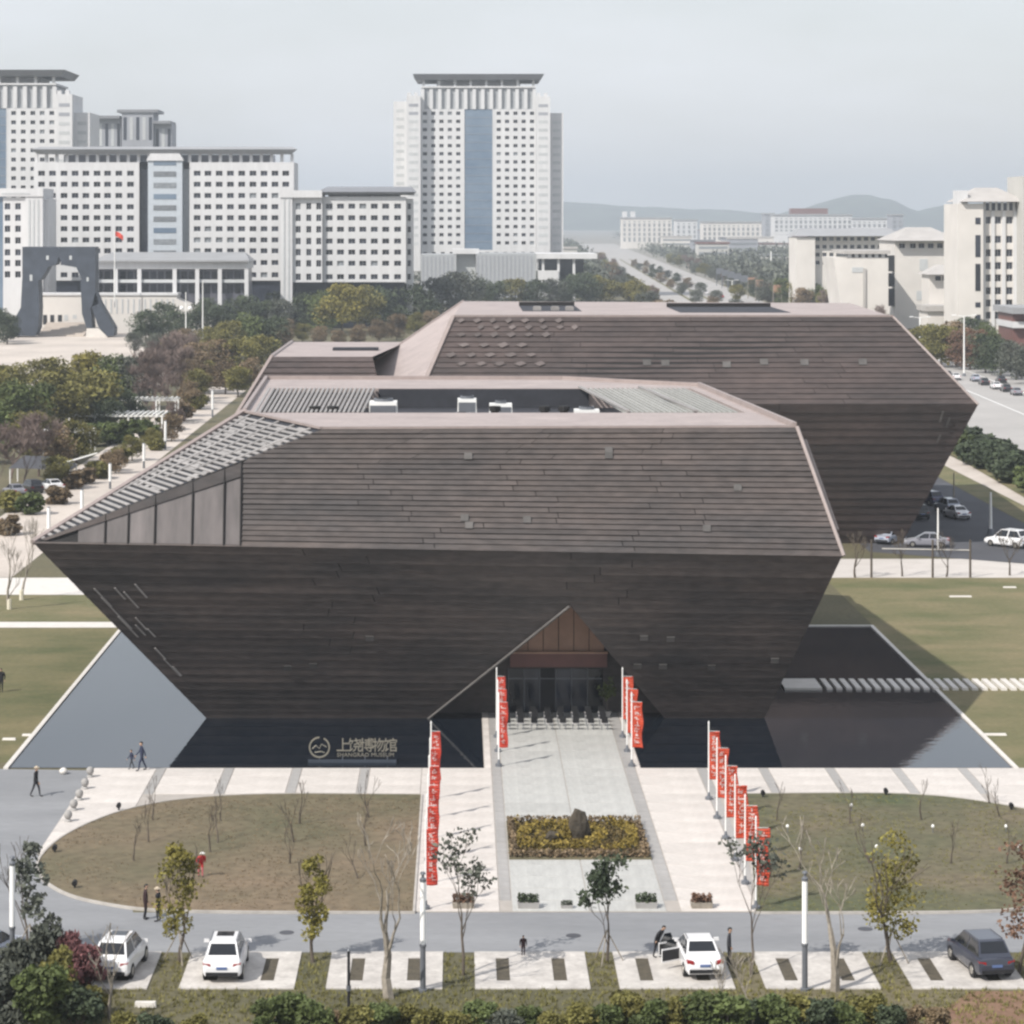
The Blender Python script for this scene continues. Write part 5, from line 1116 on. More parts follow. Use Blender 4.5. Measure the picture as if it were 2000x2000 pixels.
# name sign standing in the pool
K['sign'] = mat('pale_gilt_letters', (.23,.215,.175), .5, var=.1, metal=.3)
sx0, sy = -9.55, 160.2
sg = thing('museum_sign', 'pale standing letters with a round emblem rising from the pool', 'sign', (-6.4,sy,0))
def text_part(body, size, x, z, name, par, ext=.05):
    cu = bpy.data.curves.new('tmp','FONT'); cu.body = body; cu.size = size; cu.extrude = ext; cu.resolution_u = 2
    o = bpy.data.objects.new('tmp', cu); COL.objects.link(o); bpy.context.view_layer.update()
    me = bpy.data.meshes.new_from_object(o.evaluated_get(bpy.context.evaluated_depsgraph_get())); bpy.data.objects.remove(o); bpy.data.curves.remove(cu)
    me.transform(Matrix.Rotation(math.radians(90),4,'X')); me.materials.clear(); me.materials.append(K['sign'])
    o = link(name, me, par, Vector((x,sy,z))-origin(par)); return o
for i, ch in enumerate('上饶博物馆'): text_part(ch, .92, -7.72+i*.74, .78, 'letter', sg)
st = text_part('SHANGRAO MUSEUM', .34, -7.66, .40, 'small_lettering', sg, .03)
ex = st.dimensions.x if st.dimensions.x > 0 else 3.2
st.scale = (3.55/ex, 1, 1); st['kind'] = 'stuff'
mb = MB(); N = 28; cx, cz, ro, ri = -8.75, .98, .66, .57
for k in range(N):
    if k in (5,6): continue
    a, b_ = 2*math.pi*k/N, 2*math.pi*(k+1)/N
    q = lambda rr,t,y: (cx+rr*math.cos(t), sy+y, cz+rr*math.sin(t))
    mb.hexa([q(ri,a,-.05),q(ro,a,-.05),q(ro,b_,-.05),q(ri,b_,-.05),q(ri,a,.05),q(ro,a,.05),q(ro,b_,.05),q(ri,b_,.05)])
mb.build('emblem_ring', K['sign'], sg)
mb = MB(); mb.tube([(cx-.45,sy,cz-.1),(cx-.22,sy,cz+.12),(cx,sy,cz-.08),(cx+.12,sy,cz+.2),(cx+.45,sy,cz+.02)],[.04]*5,5); mb.build('emblem_line', K['sign'], sg)
mb = MB(); mb.tube([(cx-.3,sy,cz-.32),(cx+.1,sy,cz-.26),(cx+.34,sy,cz-.34)],[.035]*3,5); mb.build('emblem_line', K['sign'], sg)
mb = MB(); mb.box(-9.45,-3.95,sy-.12,sy+.12,0,.2); mb.build('plinth', K['granite'], sg)
for x in (-8.75,-7.3,-5.9,-4.5):
    mb = MB(); mb.tube([(x,sy+.02,.2),(x,sy+.02,.42 if x > -8 else .33)],[.03,.03],5); mb.build('support', K['metal_grey'], sg)
# planting bed with boulder
bx0, bx1, by0, by1 = 2.65, 10.2, 135.7, 144.1
bd = thing('planting_bed', 'rectangular bed of clipped golden swirls and dark edging on the plaza', 'planting bed', ((bx0+bx1)/2,(by0+by1)/2,0))
mb = MB(); mb.box(bx0,bx1,by0,by1,.03,.16); mb.build('soil', K['ground'], bd)
r = random.Random(77)
def hedge_mass(name, m, test, n, h, leaf):
    v, f, tn = [], [], []; cnt = 0
    while cnt < n:
        x, y = r.uniform(bx0+.05,bx1-.05), r.uniform(by0+.05,by1-.05)
        if not test(x,y): continue
        cnt += 1; add_leaf(v, f, tn, Vector((x,y,.16+r.random()*h)), r, leaf, r.random(), .8)
    me = bpy.data.meshes.new(name); me.from_pydata(v, [], f); me.materials.append(m); with_tone(me, tn)
    o = link(name, me, bd, -origin(bd)); o['kind'] = 'stuff'
def swirl(x,y):
    cx_, cy_ = (bx0+bx1)/2-1.0, (by0+by1)/2+.3; dx, dy = (x-cx_)/3.8, (y-cy_)/4.2; rr = math.hypot(dx,dy); a = math.atan2(dy,dx)
    return math.sin(a*.5+rr*13) 
edge = lambda x,y: min(x-bx0,bx1-x) < .45 or min(y-by0,by1-y) < .8
hedge_mass('dark_edging', LM['brown'], edge, 2600, .34, .11)
hedge_mass('golden_hedge', LM['golden'], lambda x,y: not edge(x,y) and swirl(x,y) > .3, 3000, .5, .10)
hedge_mass('brown_cover', LM['bronze'], lambda x,y: not edge(x,y) and swirl(x,y) <= .3, 3400, .14, .10)
bm = bmesh.new(); bmesh.ops.create_icosphere(bm, subdivisions=3, radius=1)
for v_ in bm.verts:
    n_ = noise.noise(v_.co*1.3+Vector((3,1,5)))*.28+noise.noise(v_.co*3.1)*.1; v_.co *= 1+n_; v_.co.x *= .47+.1*(1-v_.co.z); v_.co.y *= .5; v_.co.z = v_.co.z*.92+.78
me = bpy.data.meshes.new('boulder'); bm.to_mesh(me); bm.free(); me.materials.append(K['rock'])
tag(link('boulder', me, None, (6.55,139.8,.12)), 'upright brown boulder standing in the planting bed', 'boulder')
bm = bmesh.new(); bmesh.ops.create_icosphere(bm, subdivisions=2, radius=.5)
for v_ in bm.verts: v_.co *= 1+noise.noise(v_.co*2+Vector((7,2,1)))*.5; v_.co.z *= .6
me = bpy.data.meshes.new('boulder'); bm.to_mesh(me); bm.free(); me.materials.append(K['rock'])
tag(link('boulder', me, None, (5.1,139.5,.4)), 'small dark rock beside the upright boulder', 'boulder')
# low planters at the lane end of the plaza
for i,(px,k) in enumerate(((905,'rust'),(1032,'dark'),(1107,'grey'),(1262,'dark'),(1370,'rust'))):
    p = g(px,1775 if i != 2 else 1776); s = .55 if i == 2 else 1.0
    t = thing('planter', ['low planter with reddish plants nearest the left flag row','low planter with dark plants left of the leafy tree','small low planter in the middle of the plaza end','low planter with dark plants right of the leafy tree','low planter with reddish plants nearest the right flag row'][i], 'planter', (p.x,p.y,.075), 'planters at the lane end of the plaza'); t.scale = (s,s,s)
    mb = MB(); mb.hexa([(-.5,-.25,0),(.5,-.25,0),(.5,.25,0),(-.5,.25,0),(-.55,-.3,.28),(.55,-.3,.28),(.55,.3,.28),(-.55,.3,.28)]); mb.build('trough', K['bark_pale'] if k == 'rust' else K['band'], t, local=True)
    rr = random.Random(i); v, f, tn = [], [], []
    for q in range(260): add_leaf(v, f, tn, Vector((rr.uniform(-.5,.5),rr.uniform(-.25,.25),.28+rr.random()*.38)), rr, .09, rr.random(), .3)
    me = bpy.data.meshes.new('foliage'); me.from_pydata(v, [], f); me.materials.append(LM[k]); with_tone(me, tn); link('foliage', me, t)
# stone barrel bollards by the left end of the plaza
for i,(px,py) in enumerate(((176,1520),(166,1543),(155,1565),(144,1585),(133,1607))):
    p = g(px,py); t = thing('bollard', f'pale round stone bollard at the left end of the plaza, {ORD[i]} from the pool', 'bollard', (p.x,p.y,.05), 'stone bollards at the left end of the plaza'); t.scale = (.62,.62,.8)
    mb = MB(); mb.lathe((0,0,.2),[(0,.16),(.1,.3),(.25,.37),(.42,.36),(.56,.26),(.62,.08)],14); mb.build('ball', K['bollard'], t, local=True, smooth=True)
    mb = MB(); mb.lathe((0,0,0),[(0,.34),(.12,.34),(.2,.2)],14); mb.build('base', K['band'], t, local=True)
p = g(124,1512); mb = MB(); mb.lathe((p.x,p.y,.0),[(0,.14),(.1,.24),(.25,.26),(.36,.14),(.4,.04)],12)
tag(mb.build('stone_ball', K['kerb'], smooth=True), 'single white stone ball on the side road by the pool corner', 'stone ball')
# chairs in front of the doors
K['seat_white'] = mat('pale_chair_cloth', (.62,.60,.60), .7, var=.08)
ch = thing('folding_chair', 'x', 'chair', (0,0,0), 'chairs set out in front of the doors')
mb = MB(); mb.box(-.22,.22,-.2,.22,.42,.47); mb.build('seat', K['seat_white'], ch, local=True)
mb = MB(); mb.hexa([(-.22,-.24,.5),(.22,-.24,.5),(.22,-.2,.5),(-.22,-.2,.5),(-.2,-.32,.92),(.2,-.32,.92),(.2,-.28,.92),(-.2,-.28,.92)]); mb.build('backrest', K['black'], ch, local=True)
for sx in (-.19,.19):
    for y_ in (-.18,.19):
        mb = MB(); mb.tube([(sx,y_,0),(sx,y_,.42)],[.018,.018],5); mb.build('leg', K['metal_grey'], ch, local=True)
first = True; rc = random.Random(9)
for rw_i, y in enumerate((170.3,171.6,172.9,174.1)):
    for k in range(8):
        o = ch if first else copy_tree(ch); first = False
        o.location = (3.2+k*.92+rc.uniform(-.06,.06), y+rc.uniform(-.06,.06), .075)
        o['label'] = f"pale seated chair in the {['front','second','third','back'][rw_i]} row before the doors, {ORD[k]} from the left"
# potted palm by the door
t = thing('potted_plant', 'tall green potted plant right of the entrance doors', 'plant', (10.1,174.6,.075))
mb = MB(); mb.lathe((0,0,0),[(0,.2),(.4,.28),(.42,.24)],10); mb.build('pot', K['band'], t, local=True)
mb = MB(); mb.tube([(0,0,.4),(0,0,1.6)],[.04,.03],5); mb.build('stem', K['bark'], t, local=True)
rr = random.Random(3); v, f, tn = [], [], []
for q in range(160): add_leaf(v, f, tn, Vector((rr.gauss(0,.28),rr.gauss(0,.28),1.8+rr.gauss(0,.3))), rr, .16, rr.random(), .1)
me = bpy.data.meshes.new('foliage'); me.from_pydata(v, [], f); me.materials.append(LM['green']); with_tone(me, tn); link('foliage', me, t)
# white blocks on the grass, small lawn lamps
for i,(px,py,w,lab) in enumerate(((172,1966,.65,'short white stone block on the near verge, left one of two'),(284,1966,.95,'long white stone block on the near verge, right one of two'),(18,1445,.9,'pale stone on the left lawn close to the pool edge'),(52,1437,.6,'smaller pale stone on the left lawn'),(1876,1166,2.0,'long pale slab lying on the right lawn'),(1972,1148,1.2,'short pale slab on the right lawn near the path'),(1942,1436,1.6,'pale slab on the right lawn near the pool kerb'))):
    p = g(px,py); mb = MB(); h = .22 if i < 2 else .12
    mb.hexa([(p.x-w/2,p.y-.14,0),(p.x+w/2,p.y-.18,0),(p.x+w/2,p.y+.16,0),(p.x-w/2,p.y+.18,0),(p.x-w/2+.04,p.y-.1,h),(p.x+w/2-.04,p.y-.14,h*.9),(p.x+w/2-.04,p.y+.12,h),(p.x-w/2+.04,p.y+.14,h*.95)])
    tag(mb.build('stone_block', K['kerb']), lab, 'stone')
LLs = [(1663,1588),(1538,1630),(1685,1628),(1822,1630),(1712,1670),(1563,1675),(1965,1630),(1990,1670)]
for i,(px,py) in enumerate(sorted(LLs)):
    p = g(px,py); t = thing('lawn_lamp', f'small pale lawn lamp on the right oval lawn, {ORD[i]} from the left', 'lamp', (p.x,p.y,.1), 'lawn lamps on the right oval lawn'); t.scale = (.5,.5,.7)
    mb = MB(); mb.tube([(0,0,0),(0,0,.4)],[.05,.05],6); mb.build('stem', K['metal_grey'], t, local=True)
    mb = MB(); mb.lathe((0,0,.38),[(0,.06),(.08,.17),(.2,.17),(.28,.05)],8); mb.build('head', K['lamp_white'], t, local=True)
for i,(px,py) in enumerate(((107,1668),(146,1738),(232,1585),(1490,1560),(1730,1556),(1975,1585))):
    p = g(px,py); t = thing('lawn_spotlight', f"small dark spotlight at the rim of the {'left' if i < 3 else 'right'} oval lawn, {ORD[i%3]} from the left", 'lamp', (p.x,p.y,.1), 'dark spotlights on the oval lawns')
    mb = MB(); mb.tube([(0,0,0),(0,0,.18)],[.06,.06],6); mb.build('stem', K['black'], t, local=True)
    mb = MB(); mb.tube([(0,-.12,.24),(0,.14,.3)],[.15,.12],8); mb.build('head', K['black'], t, local=True)

# ------------------------------------------------------------------ left garden: pergolas, posts, canopy
for i,(px,py,w,d,h,lab) in enumerate(((225,842,17,9,2.6,'long pale pergola with a climbing green roof in the left garden'),(112,884,11,5,3.0,'short pale pergola nearer the left edge of the garden'),(290,828,10,5,4.0,'small pale pergola behind the long green one'))):
    p = g(px,py); t = thing('pergola', lab, 'pergola', (p.x,p.y,0), 'pergolas in the left garden')
    for a in (-1,-.33,.33,1):
        for b_ in (-1,1):
            mb = MB(); mb.box(a*w/2*.94-.12,a*w/2*.94+.12,b_*d/2*.9-.12,b_*d/2*.9+.12,0,h); mb.build('post', K['white_paint'], t, local=True)
    for b_ in (-1,1):
        mb = MB(); mb.box(-w/2,w/2,b_*d/2*.9-.1,b_*d/2*.9+.1,h,h+.25); mb.build('beam', K['white_paint'], t, local=True)
    n = int(w/.8)
    for k in range(n):
        x = -w/2+w*(k+.5)/n; mb = MB(); mb.box(x-.12,x+.12,-d/2,d/2,h+.25,h+.42); mb.build('roof_slat', K['white_paint'], t, local=True)
p = g(85,945); t = thing('shade_canopy', 'dark tent canopy with a white strut in the left garden', 'canopy', (p.x,p.y,0))
mb = MB(); mb.hexa([(-4,-3,2.3),(4,-3,2.1),(4,3,2.1),(-4,3,2.3),(-2.5,-.5,3.6),(2.5,-.5,3.4),(2.5,.5,3.4),(-2.5,.5,3.6)]); mb.build('roof', K['asphalt_dark'], t, local=True)
for a in (-1,1):
    for b_ in (-1,1): mb = MB(); mb.tube([(a*3.8,b_*2.8,0),(a*3.8,b_*2.8,2.3)],[.1,.1],6); mb.build('post', K['white_paint'], t, local=True)
mb = MB(); mb.tube([(1.5,-1.5,2.4),(7.0,-.5,4.0)],[.14,.1],6); mb.build('strut', K['white_paint'], t, local=True)
for i,(px,py,h) in enumerate(((95,1050,3.2),(160,1012,3.2),(215,955,3.2),(281,915,3.4),(323,878,4.2),(415,815,4.6),(352,1000,.8))[:6]):
    p = g(px,py); t = thing('promenade_lamp', f'white post lamp along the promenade, {ORD[i]} from the near end', 'street lamp', (p.x,p.y,0), 'white lamps along the promenade')
    mb = MB(); mb.tube([(0,0,0),(0,0,h*.3)],[.16,.14],8); mb.build('base', K['metal_grey'], t, local=True)
    mb = MB(); mb.tube([(0,0,h*.3),(0,0,h)],[.19,.19],8); mb.build('shade', K['lamp_white'], t, local=True)
    mb = MB(); mb.lathe((0,0,h),[(0,.2),(.12,.06)],8); mb.build('cap', K['metal_grey'], t, local=True)
def tall_lamp(px, py, h, lab, grp, arms=2, m='white_paint', ball=True, rad=.22):
    p = g(px,py); t = thing('lamp_mast', lab, 'street lamp', (p.x,p.y,0), grp)
    mb = MB(); mb.tube([(0,0,0),(0,0,h)],[rad,rad*.55],7); mb.build('mast', K[m], t, local=True)
    mb = MB(); mb.lathe((0,0,0),[(0,rad*2),(.6,rad*1.6),(.7,rad)],8); mb.build('base', K['metal_grey'], t, local=True)
    for a in range(arms):
        s = -1 if a else 1
        if ball: mb = MB(); mb.lathe((s*1.1,0,h*.68),[(0,.2),(.3,.55),(.8,.55),(1.1,.2)],8); mb.build('globe', K['lamp_white'], t, local=True); mb = MB(); mb.tube([(0,0,h*.7),(s*1.1,0,h*.68)],[.08,.08],5); mb.build('arm', K[m], t, local=True)
        else: mb = MB(); mb.tube([(0,0,h),(s*2.2,0,h+.3)],[.09,.06],5); mb.build('arm', K[m], t, local=True); mb = MB(); mb.box(s*2.2-.5,s*2.2+.5,-.18,.18,h+.22,h+.4); mb.build('lamp_head', K['lamp_white'], t, local=True)
tall_lamp(363,682,15,'tall white mast with two globes, left of the pair in front of the wood','masts in front of the wood')
tall_lamp(396,680,18,'taller white mast, right of the pair in front of the wood','masts in front of the wood',0)
tall_lamp(1883,735,13,'white lamp mast with a small flag beside the avenue trees','lamp masts beside the avenue',2,'white_paint',False)
tall_lamp(1797,690,9,'pale lamp mast behind the right shoulder of the second hall','lamp masts beside the avenue',2,'white_paint',False,.3)
tall_lamp(1365,505,16,'distant pale mast in the middle of the avenue trees','lamp masts beside the avenue',2,'white_paint',False,.4)
tall_lamp(1506,545,16,'distant white mast left of the school building','lamp masts beside the avenue',0,'white_paint',False,.6)
tall_lamp(1575,608,12,'slim dark mast in front of the plain cream hall','lamp masts beside the avenue',2,'metal_grey',False,.3)
tall_lamp(1430,585,8,'short pale mast among the trees beyond the second hall','lamp masts beside the avenue',2,'white_paint',False,.3)
tall_lamp(1935,1045,4.6,'white light column by the white car in the car park','lamps at the car park',0,'lamp_white',False,.2)
tall_lamp(1832,1085,4.8,'white post beside the low rail at the car park edge','lamps at the car park',0,'white_paint',False,.12)
tall_lamp(1863,1000,4.6,'brown post on the grass strip by the parked cars','lamps at the car park',0,'bark_pale',False,.12)
# rail with three posts at the car park edge
p0, p1 = g(1702,1128), g(1895,1128); t = thing('rail_fence', 'low grey rail on tall posts between the car park and the right lawn', 'fence', (p0.x,p0.y,0))
for k,x in enumerate((0,.62,1.0)): mb = MB(); q = lerp(p0,p1,x); mb.tube([(q.x,q.y,0),(q.x,q.y,3.6)],[.12,.1],6); mb.build('post', K['bark'] , t)
mb = MB(); mb.tube([(p0.x+1,p0.y,2.75),(p1.x,p1.y,2.6)],[.05,.05],5); mb.build('rail', K['kerb'], t)
# avenue banners and gantry posts
for i in range(9):
    Y = 980+i*42; x = avx(Y)+24.5; t = thing('roadside_banner', f'small dark banner on posts beside the avenue, {ORD[i]} from the near end', 'banner', (x,Y,0), 'banners beside the avenue')
    for s in (-1,1): mb = MB(); mb.tube([(s*1.6,0,0),(s*1.6,0,9)],[.2,.15],5); mb.build('post', K['bark_pale'] if i < 4 else K['metal_grey'], t, local=True)
    mb = MB(); mb.box(-1.6,1.6,-.06,.06,6.0,9.0); mb.build('panel', K['rust_panel'] if i < 4 else K['metal_grey'], t, local=True)
# ------------------------------------------------------------------ cars
def carpaint(name, c): return mat(name, c, .28, var=.03, spec=.5, coat=.6)
CP = {'white': carpaint('white_car_paint', (.78,.78,.79)), 'navy': carpaint('dark_blue_grey_car_paint', (.035,.04,.058)), 'silver': carpaint('silver_blue_car_paint', (.36,.39,.46)), 'blue': carpaint('deep_blue_car_paint', (.03,.035,.09)), 'grey': carpaint('grey_car_paint', (.22,.22,.25)), 'red': carpaint('red_car_paint', (.35,.03,.03)), 'black': carpaint('black_car_paint', (.015,.015,.018))}
K['car_glass'] = mat('dark_car_glass', (.012,.014,.018), .06, var=.1, spec=.6)
K['tail_red'] = mat('red_tail_lamp', (.30,.02,.02), .25, var=.1)
K['head_clear'] = mat('clear_head_lamp', (.6,.62,.64), .15, var=.05)
K['plate_blue'] = mat('blue_number_plate', (.10,.15,.30), .4, var=.05)
def car(loc, rz, paint, label, kind='suv', group=None, open_door=False, simple=False, sunroof=False):
    P = CP[paint]; t = thing('parked_car', label, 'car', loc, group, rz)
    L, Wd, zb, zr = {'suv': (4.5,1.78,1.02,1.66), 'sedan': (4.7,1.76,.94,1.45), 'van': (4.8,1.9,1.1,1.85)}[kind]
    h = L/2; w = Wd/2
    # stations from rear to front: y, belt height, half width, under height
    if kind == 'sedan': st = [(-h,.62,.80,.42),(-h+.06,.86,.93,.30),(-h+.7,zb+.02,.98,.24),(-.6,zb,1,.22),(.7,zb-.02,1,.22),(1.05,zb-.06,.99,.22),(h-.35,.74,.95,.24),(h-.05,.62,.84,.30),(h,.52,.76,.36)]
    else: st = [(-h,.70,.84,.45),(-h+.05,.96,.94,.34),(-h+.35,zb+.02,.98,.27),(-.6,zb,1,.25),(.7,zb-.02,1,.25),(1.15,zb-.05,.99,.25),(h-.35,.86,.95,.27),(h-.05,.72,.86,.33),(h,.58,.78,.40)]
    mb = MB(); rings = []
    for (y,zt,k,zu) in st:
        ww = w*k; rr = [(-ww*.9,zu),(-ww*.99,zu+.12),(-ww,lerp(zu,zt,.55)),(-ww*.985,zt-.1),(-ww*.9,zt),(0,zt+.03),(ww*.9,zt),(ww*.985,zt-.1),(ww,lerp(zu,zt,.55)),(ww*.99,zu+.12),(ww*.9,zu)]
        rings.append(len(mb.v)); mb.v += [(x,y,z) for x,z in rr]
    n = 11
    for a, b_ in zip(rings, rings[1:]):
        for q in range(n):
            r_ = (q+1) % n; mb.f.append((a+q,a+r_,b_+r_,b_+q)); mb.m.append(0)
    mb.f.append(tuple(rings[0]+q for q in reversed(range(n)))); mb.f.append(tuple(rings[-1]+q for q in range(n))); mb.m += [0,0]
    # cabin
    if kind == 'sedan': yr0, yr1, yf1, yf0 = -h+.75, -h+1.45, .25, 1.15
    else: yr0, yr1, yf1, yf0 = -h+.22, -h+.72, .35, 1.2
    wb, wt = w*.9, w*.70
    def cab(y, z, ww): return [(-ww,y,z),(ww,y,z)]
    b0 = cab(yr0,zb,wb*.95)+cab(yf0,zb-.04,wb*.95); t0 = cab(yr1,zr-.03,wt*.97)+cab(yf1,zr-.02,wt*.97)
    bot = [b0[0],b0[1],b0[3],b0[2]]; top = [t0[0],t0[1],t0[3],t0[2]]
    mb.hexa(bot+top)
    # rounded roof skin
    rm = [(-wt*.9,lerp(yr1,yf1,.08),zr+.015),(wt*.9,lerp(yr1,yf1,.08),zr+.015),(wt*.9,lerp(yr1,yf1,.9),zr+.02),(-wt*.9,lerp(yr1,yf1,.9),zr+.02)]
    mb.hexa([top[0],top[1],top[2],top[3]]+rm)
    mb.build('body', P, t, local=True, smooth=False)
    def pane(name, quad, m, push=.012, ins=.09):
        q = [Vector(x) for x in quad]; c = sum(q, Vector())/4; nn = (q[1]-q[0]).cross(q[3]-q[0]).normalized()
        if nn.dot(c-Vector((0,0,.9))) < 0: nn = -nn
        q = [lerp(x,c,ins)+nn*push for x in q]; m_ = MB(); m_.quad(*q); return m_.build(name, m, t, local=True)
    lo = .22
    pane('rear_window', [lerp(Vector(bot[0]),Vector(top[0]),lo),lerp(Vector(bot[1]),Vector(top[1]),lo),top[1],top[0]], K['car_glass'], ins=.12)
    pane('windscreen', [bot[2],bot[3],top[3],top[2]], K['car_glass'], ins=.08)
    for s in (0,1):
        A0, A1, T0, T1 = (bot[0],bot[3],top[0],top[3]) if s == 0 else (bot[1],bot[2],top[1],top[2])
        A0, A1, T0, T1 = map(Vector,(A0,A1,T0,T1))
        pane('side_window', [A0,lerp(A0,A1,.5),lerp(T0,T1,.5),T0], K['car_glass'], .012, .1)
        pane('side_window', [lerp(A0,A1,.5),A1,T1,lerp(T0,T1,.5)], K['car_glass'], .012, .1)
    wr = .34 if kind != 'sedan' else .32
    for sx in (-1,1):
        for y in (-h+.85, h-.9):
            m_ = MB(); m_.tube([(sx*(w-.21),y,wr),(sx*(w+.005),y,wr)],[wr,wr],16); wo = m_.build('wheel', K['black'], t, local=True)
            if not simple: m_ = MB(); m_.tube([(sx*(w-.02),y,wr),(sx*(w+.015),y,wr)],[wr*.6,wr*.55],12); m_.build('rim', K['steel'], wo, local=True)
        m_ = MB(); m_.hexa([(sx*w*.55,-h+.01,.74),(sx*w*.90,-h+.06,.74),(sx*w*.90,-h+.30,.76),(sx*w*.55,-h+.2,.76),(sx*w*.58,-h-.005,.88),(sx*w*.945,-h+.04,.9),(sx*w*.95,-h+.30,.92),(sx*w*.58,-h+.2,.88)]); m_.build('tail_light', K['tail_red'], t, local=True)
        m_ = MB(); m_.hexa([(sx*w*.5,h-.12,.56),(sx*w*.80,h-.1,.56),(sx*w*.84,h-.35,.6),(sx*w*.5,h-.3,.6),(sx*w*.5,h-.03,.66),(sx*w*.80,h-.05,.68),(sx*w*.88,h-.38,.74),(sx*w*.5,h-.3,.7)]); m_.build('headlight', K['head_clear'], t, local=True)
        if not simple: m_ = MB(); m_.hexa([(sx*w*.95,.78,zb-.02),(sx*(w+.2),.74,zb),(sx*(w+.2),.86,zb),(sx*w*.95,.9,zb-.02),(sx*w*.95,.78,zb+.12),(sx*(w+.18),.74,zb+.15),(sx*(w+.18),.84,zb+.15),(sx*w*.95,.88,zb+.12)]); m_.build('mirror', P, t, local=True)
    m_ = MB(); m_.box(-w*.8,w*.8,-h-.025,-h+.08,.36,.52); m_.build('bumper', K['black'], t, local=True)
    if not simple:
        m_ = MB(); m_.box(-.24,.24,-h-.03,-h+.01,.64,.75); m_.build('number_plate', K['plate_blue'], t, local=True)
        for sx in (-1,1):
            m_ = MB(); m_.tube([(sx*wt*.93,lerp(yr1,yf1,.1),zr+.03),(sx*wt*.93,lerp(yr1,yf1,.9),zr+.035)],[.022,.022],5); m_.build('roof_rail', K['metal_grey'], t, local=True)
    if sunroof: m_ = MB(); m_.box(-wt*.62,wt*.62,lerp(yr1,yf1,.5),lerp(yr1,yf1,.88),zr+.012,zr+.03); m_.build('sunroof', K['car_glass'], t, local=True)
    if open_door:
        for y0, s in ((.95,1),(-.1,1)):
            m_ = MB(); a = math.radians(62); hx, hy = -w, y0; d = Vector((-math.sin(a),-math.cos(a),0)); e = Vector((math.cos(a),-math.sin(a),0))*.03; p = Vector((hx,hy,0)); q = p+d*.95
            m_.hexa([p-e+Vector((0,0,.34)),q-e+Vector((0,0,.34)),q+e+Vector((0,0,.34)),p+e+Vector((0,0,.34)),p-e+Vector((0,0,zb)),q-e+Vector((0,0,zb)),q+e+Vector((0,0,zb)),p+e+Vector((0,0,zb))]); do = m_.build('open_door', P, t, local=True)
            m_ = MB(); m_.quad(p+d*.12+Vector((0,0,zb)),q-d*.05+Vector((0,0,zb)),q-d*.25+Vector((.05,0,zr-.12)),p+d*.35+Vector((.05,0,zr-.12))); m_.build('door_window', K['car_glass'], do, local=True)
            m_ = MB(); m_.quad(p+e*1.3+Vector((0,0,.4)),q+e*1.3+Vector((0,0,.4)),q+e*1.3+Vector((0,0,zb-.06)),p+e*1.3+Vector((0,0,zb-.06))); m_.build('door_lining', K['black'], do, local=True)
            m_ = MB(); m_.quad(p-e*1.3+d*.1+Vector((0,0,.45)),q-e*1.3-d*.1+Vector((0,0,.45)),q-e*1.3-d*.1+Vector((0,0,zb-.1)),p-e*1.3+d*.1+Vector((0,0,zb-.1))); m_.build('door_lining', K['metal_grey'], do, local=True)
    return t
car((-15.35,116.0,.06), -.10, 'white', 'white car with open sunroof parked behind the plum coloured shrub', 'suv', 'cars in the parking row', sunroof=True)
car((-10.55,115.9,.06), .0, 'white', 'clean white crossover parked alone on the second pad', 'suv', 'cars in the parking row', sunroof=True)
car((10.85,116.4,.06), .05, 'white', 'white saloon car with its left doors open', 'sedan', 'cars in the parking row', open_door=True)
car((23.6,116.2,.06), .16, 'navy', 'dark blue grey estate car parked at the right end of the row', 'suv', 'cars in the parking row')
car((-21.6,117.2,.02), -.35, 'silver', 'silver blue car cut by the left edge of the photo', 'sedan', 'cars in the parking row')
for (px,py,k,kd,rz,lb) in ((1968,1068,'white','van',.75,'large white car with raised roof parked nearest in the side car park'),(1740,1060,'silver','sedan',-.6,'silver car half hidden by young trees in the side car park'),(1815,985,'blue','suv',.35,'deep blue car beside the second hall in the side car park'),(1868,1012,'white','sedan',.2,'small white car behind the brown post in the side car park'),(1850,1000,'silver','suv',.2,'silver car left of the small white one in the side car park'),(1792,1012,'black','suv',.1,'black car close to the second hall foot'),(1810,1068,'grey','sedan',1.4,'grey car behind the rail fence'),(1795,950,'grey','suv',.1,'grey car farthest in the side car park')):
    p = g(px,py); car((p.x,p.y,.02), rz, k, lb, kd, 'cars in the side car park')
for (px,py,k,kd,rz,lb) in ((62,962,'black','suv',.5,'black car parked under the bare trees in the left garden'),(28,968,'grey','sedan',.5,'grey car parked nearest the left edge in the left garden'),(100,958,'white','sedan',.6,'white car beside the dark tent canopy in the left garden')):
    p = g(px,py); car((p.x,p.y,.02), rz, k, lb, kd, 'cars in the left garden', simple=True)
AC = [(1782,705,'white'),(1850,738,'black'),(1866,742,'white'),(1905,745,'silver'),(1922,752,'black'),(1945,760,'white'),(1965,765,'black'),(1985,772,'grey'),(1838,748,'white'),(1955,748,'black'),(1380,575,'white'),(1410,582,'red'),(1330,545,'white'),(1290,535,'black'),(1350,560,'silver'),(1265,520,'white'),(1445,592,'white'),(1480,598,'silver')]
cnt = {}
for (px,py,k) in sorted(AC):
    cnt[k] = cnt.get(k,0)+1; p = g(px,py)
    car((p.x,p.y,.06), -.035, k, f"small {dict(white='white',black='black',silver='silver blue',grey='grey',red='red')[k]} car out on the avenue, {ORD[cnt[k]-1]} of its colour from the left", 'sedan', 'cars on the avenue', simple=True)

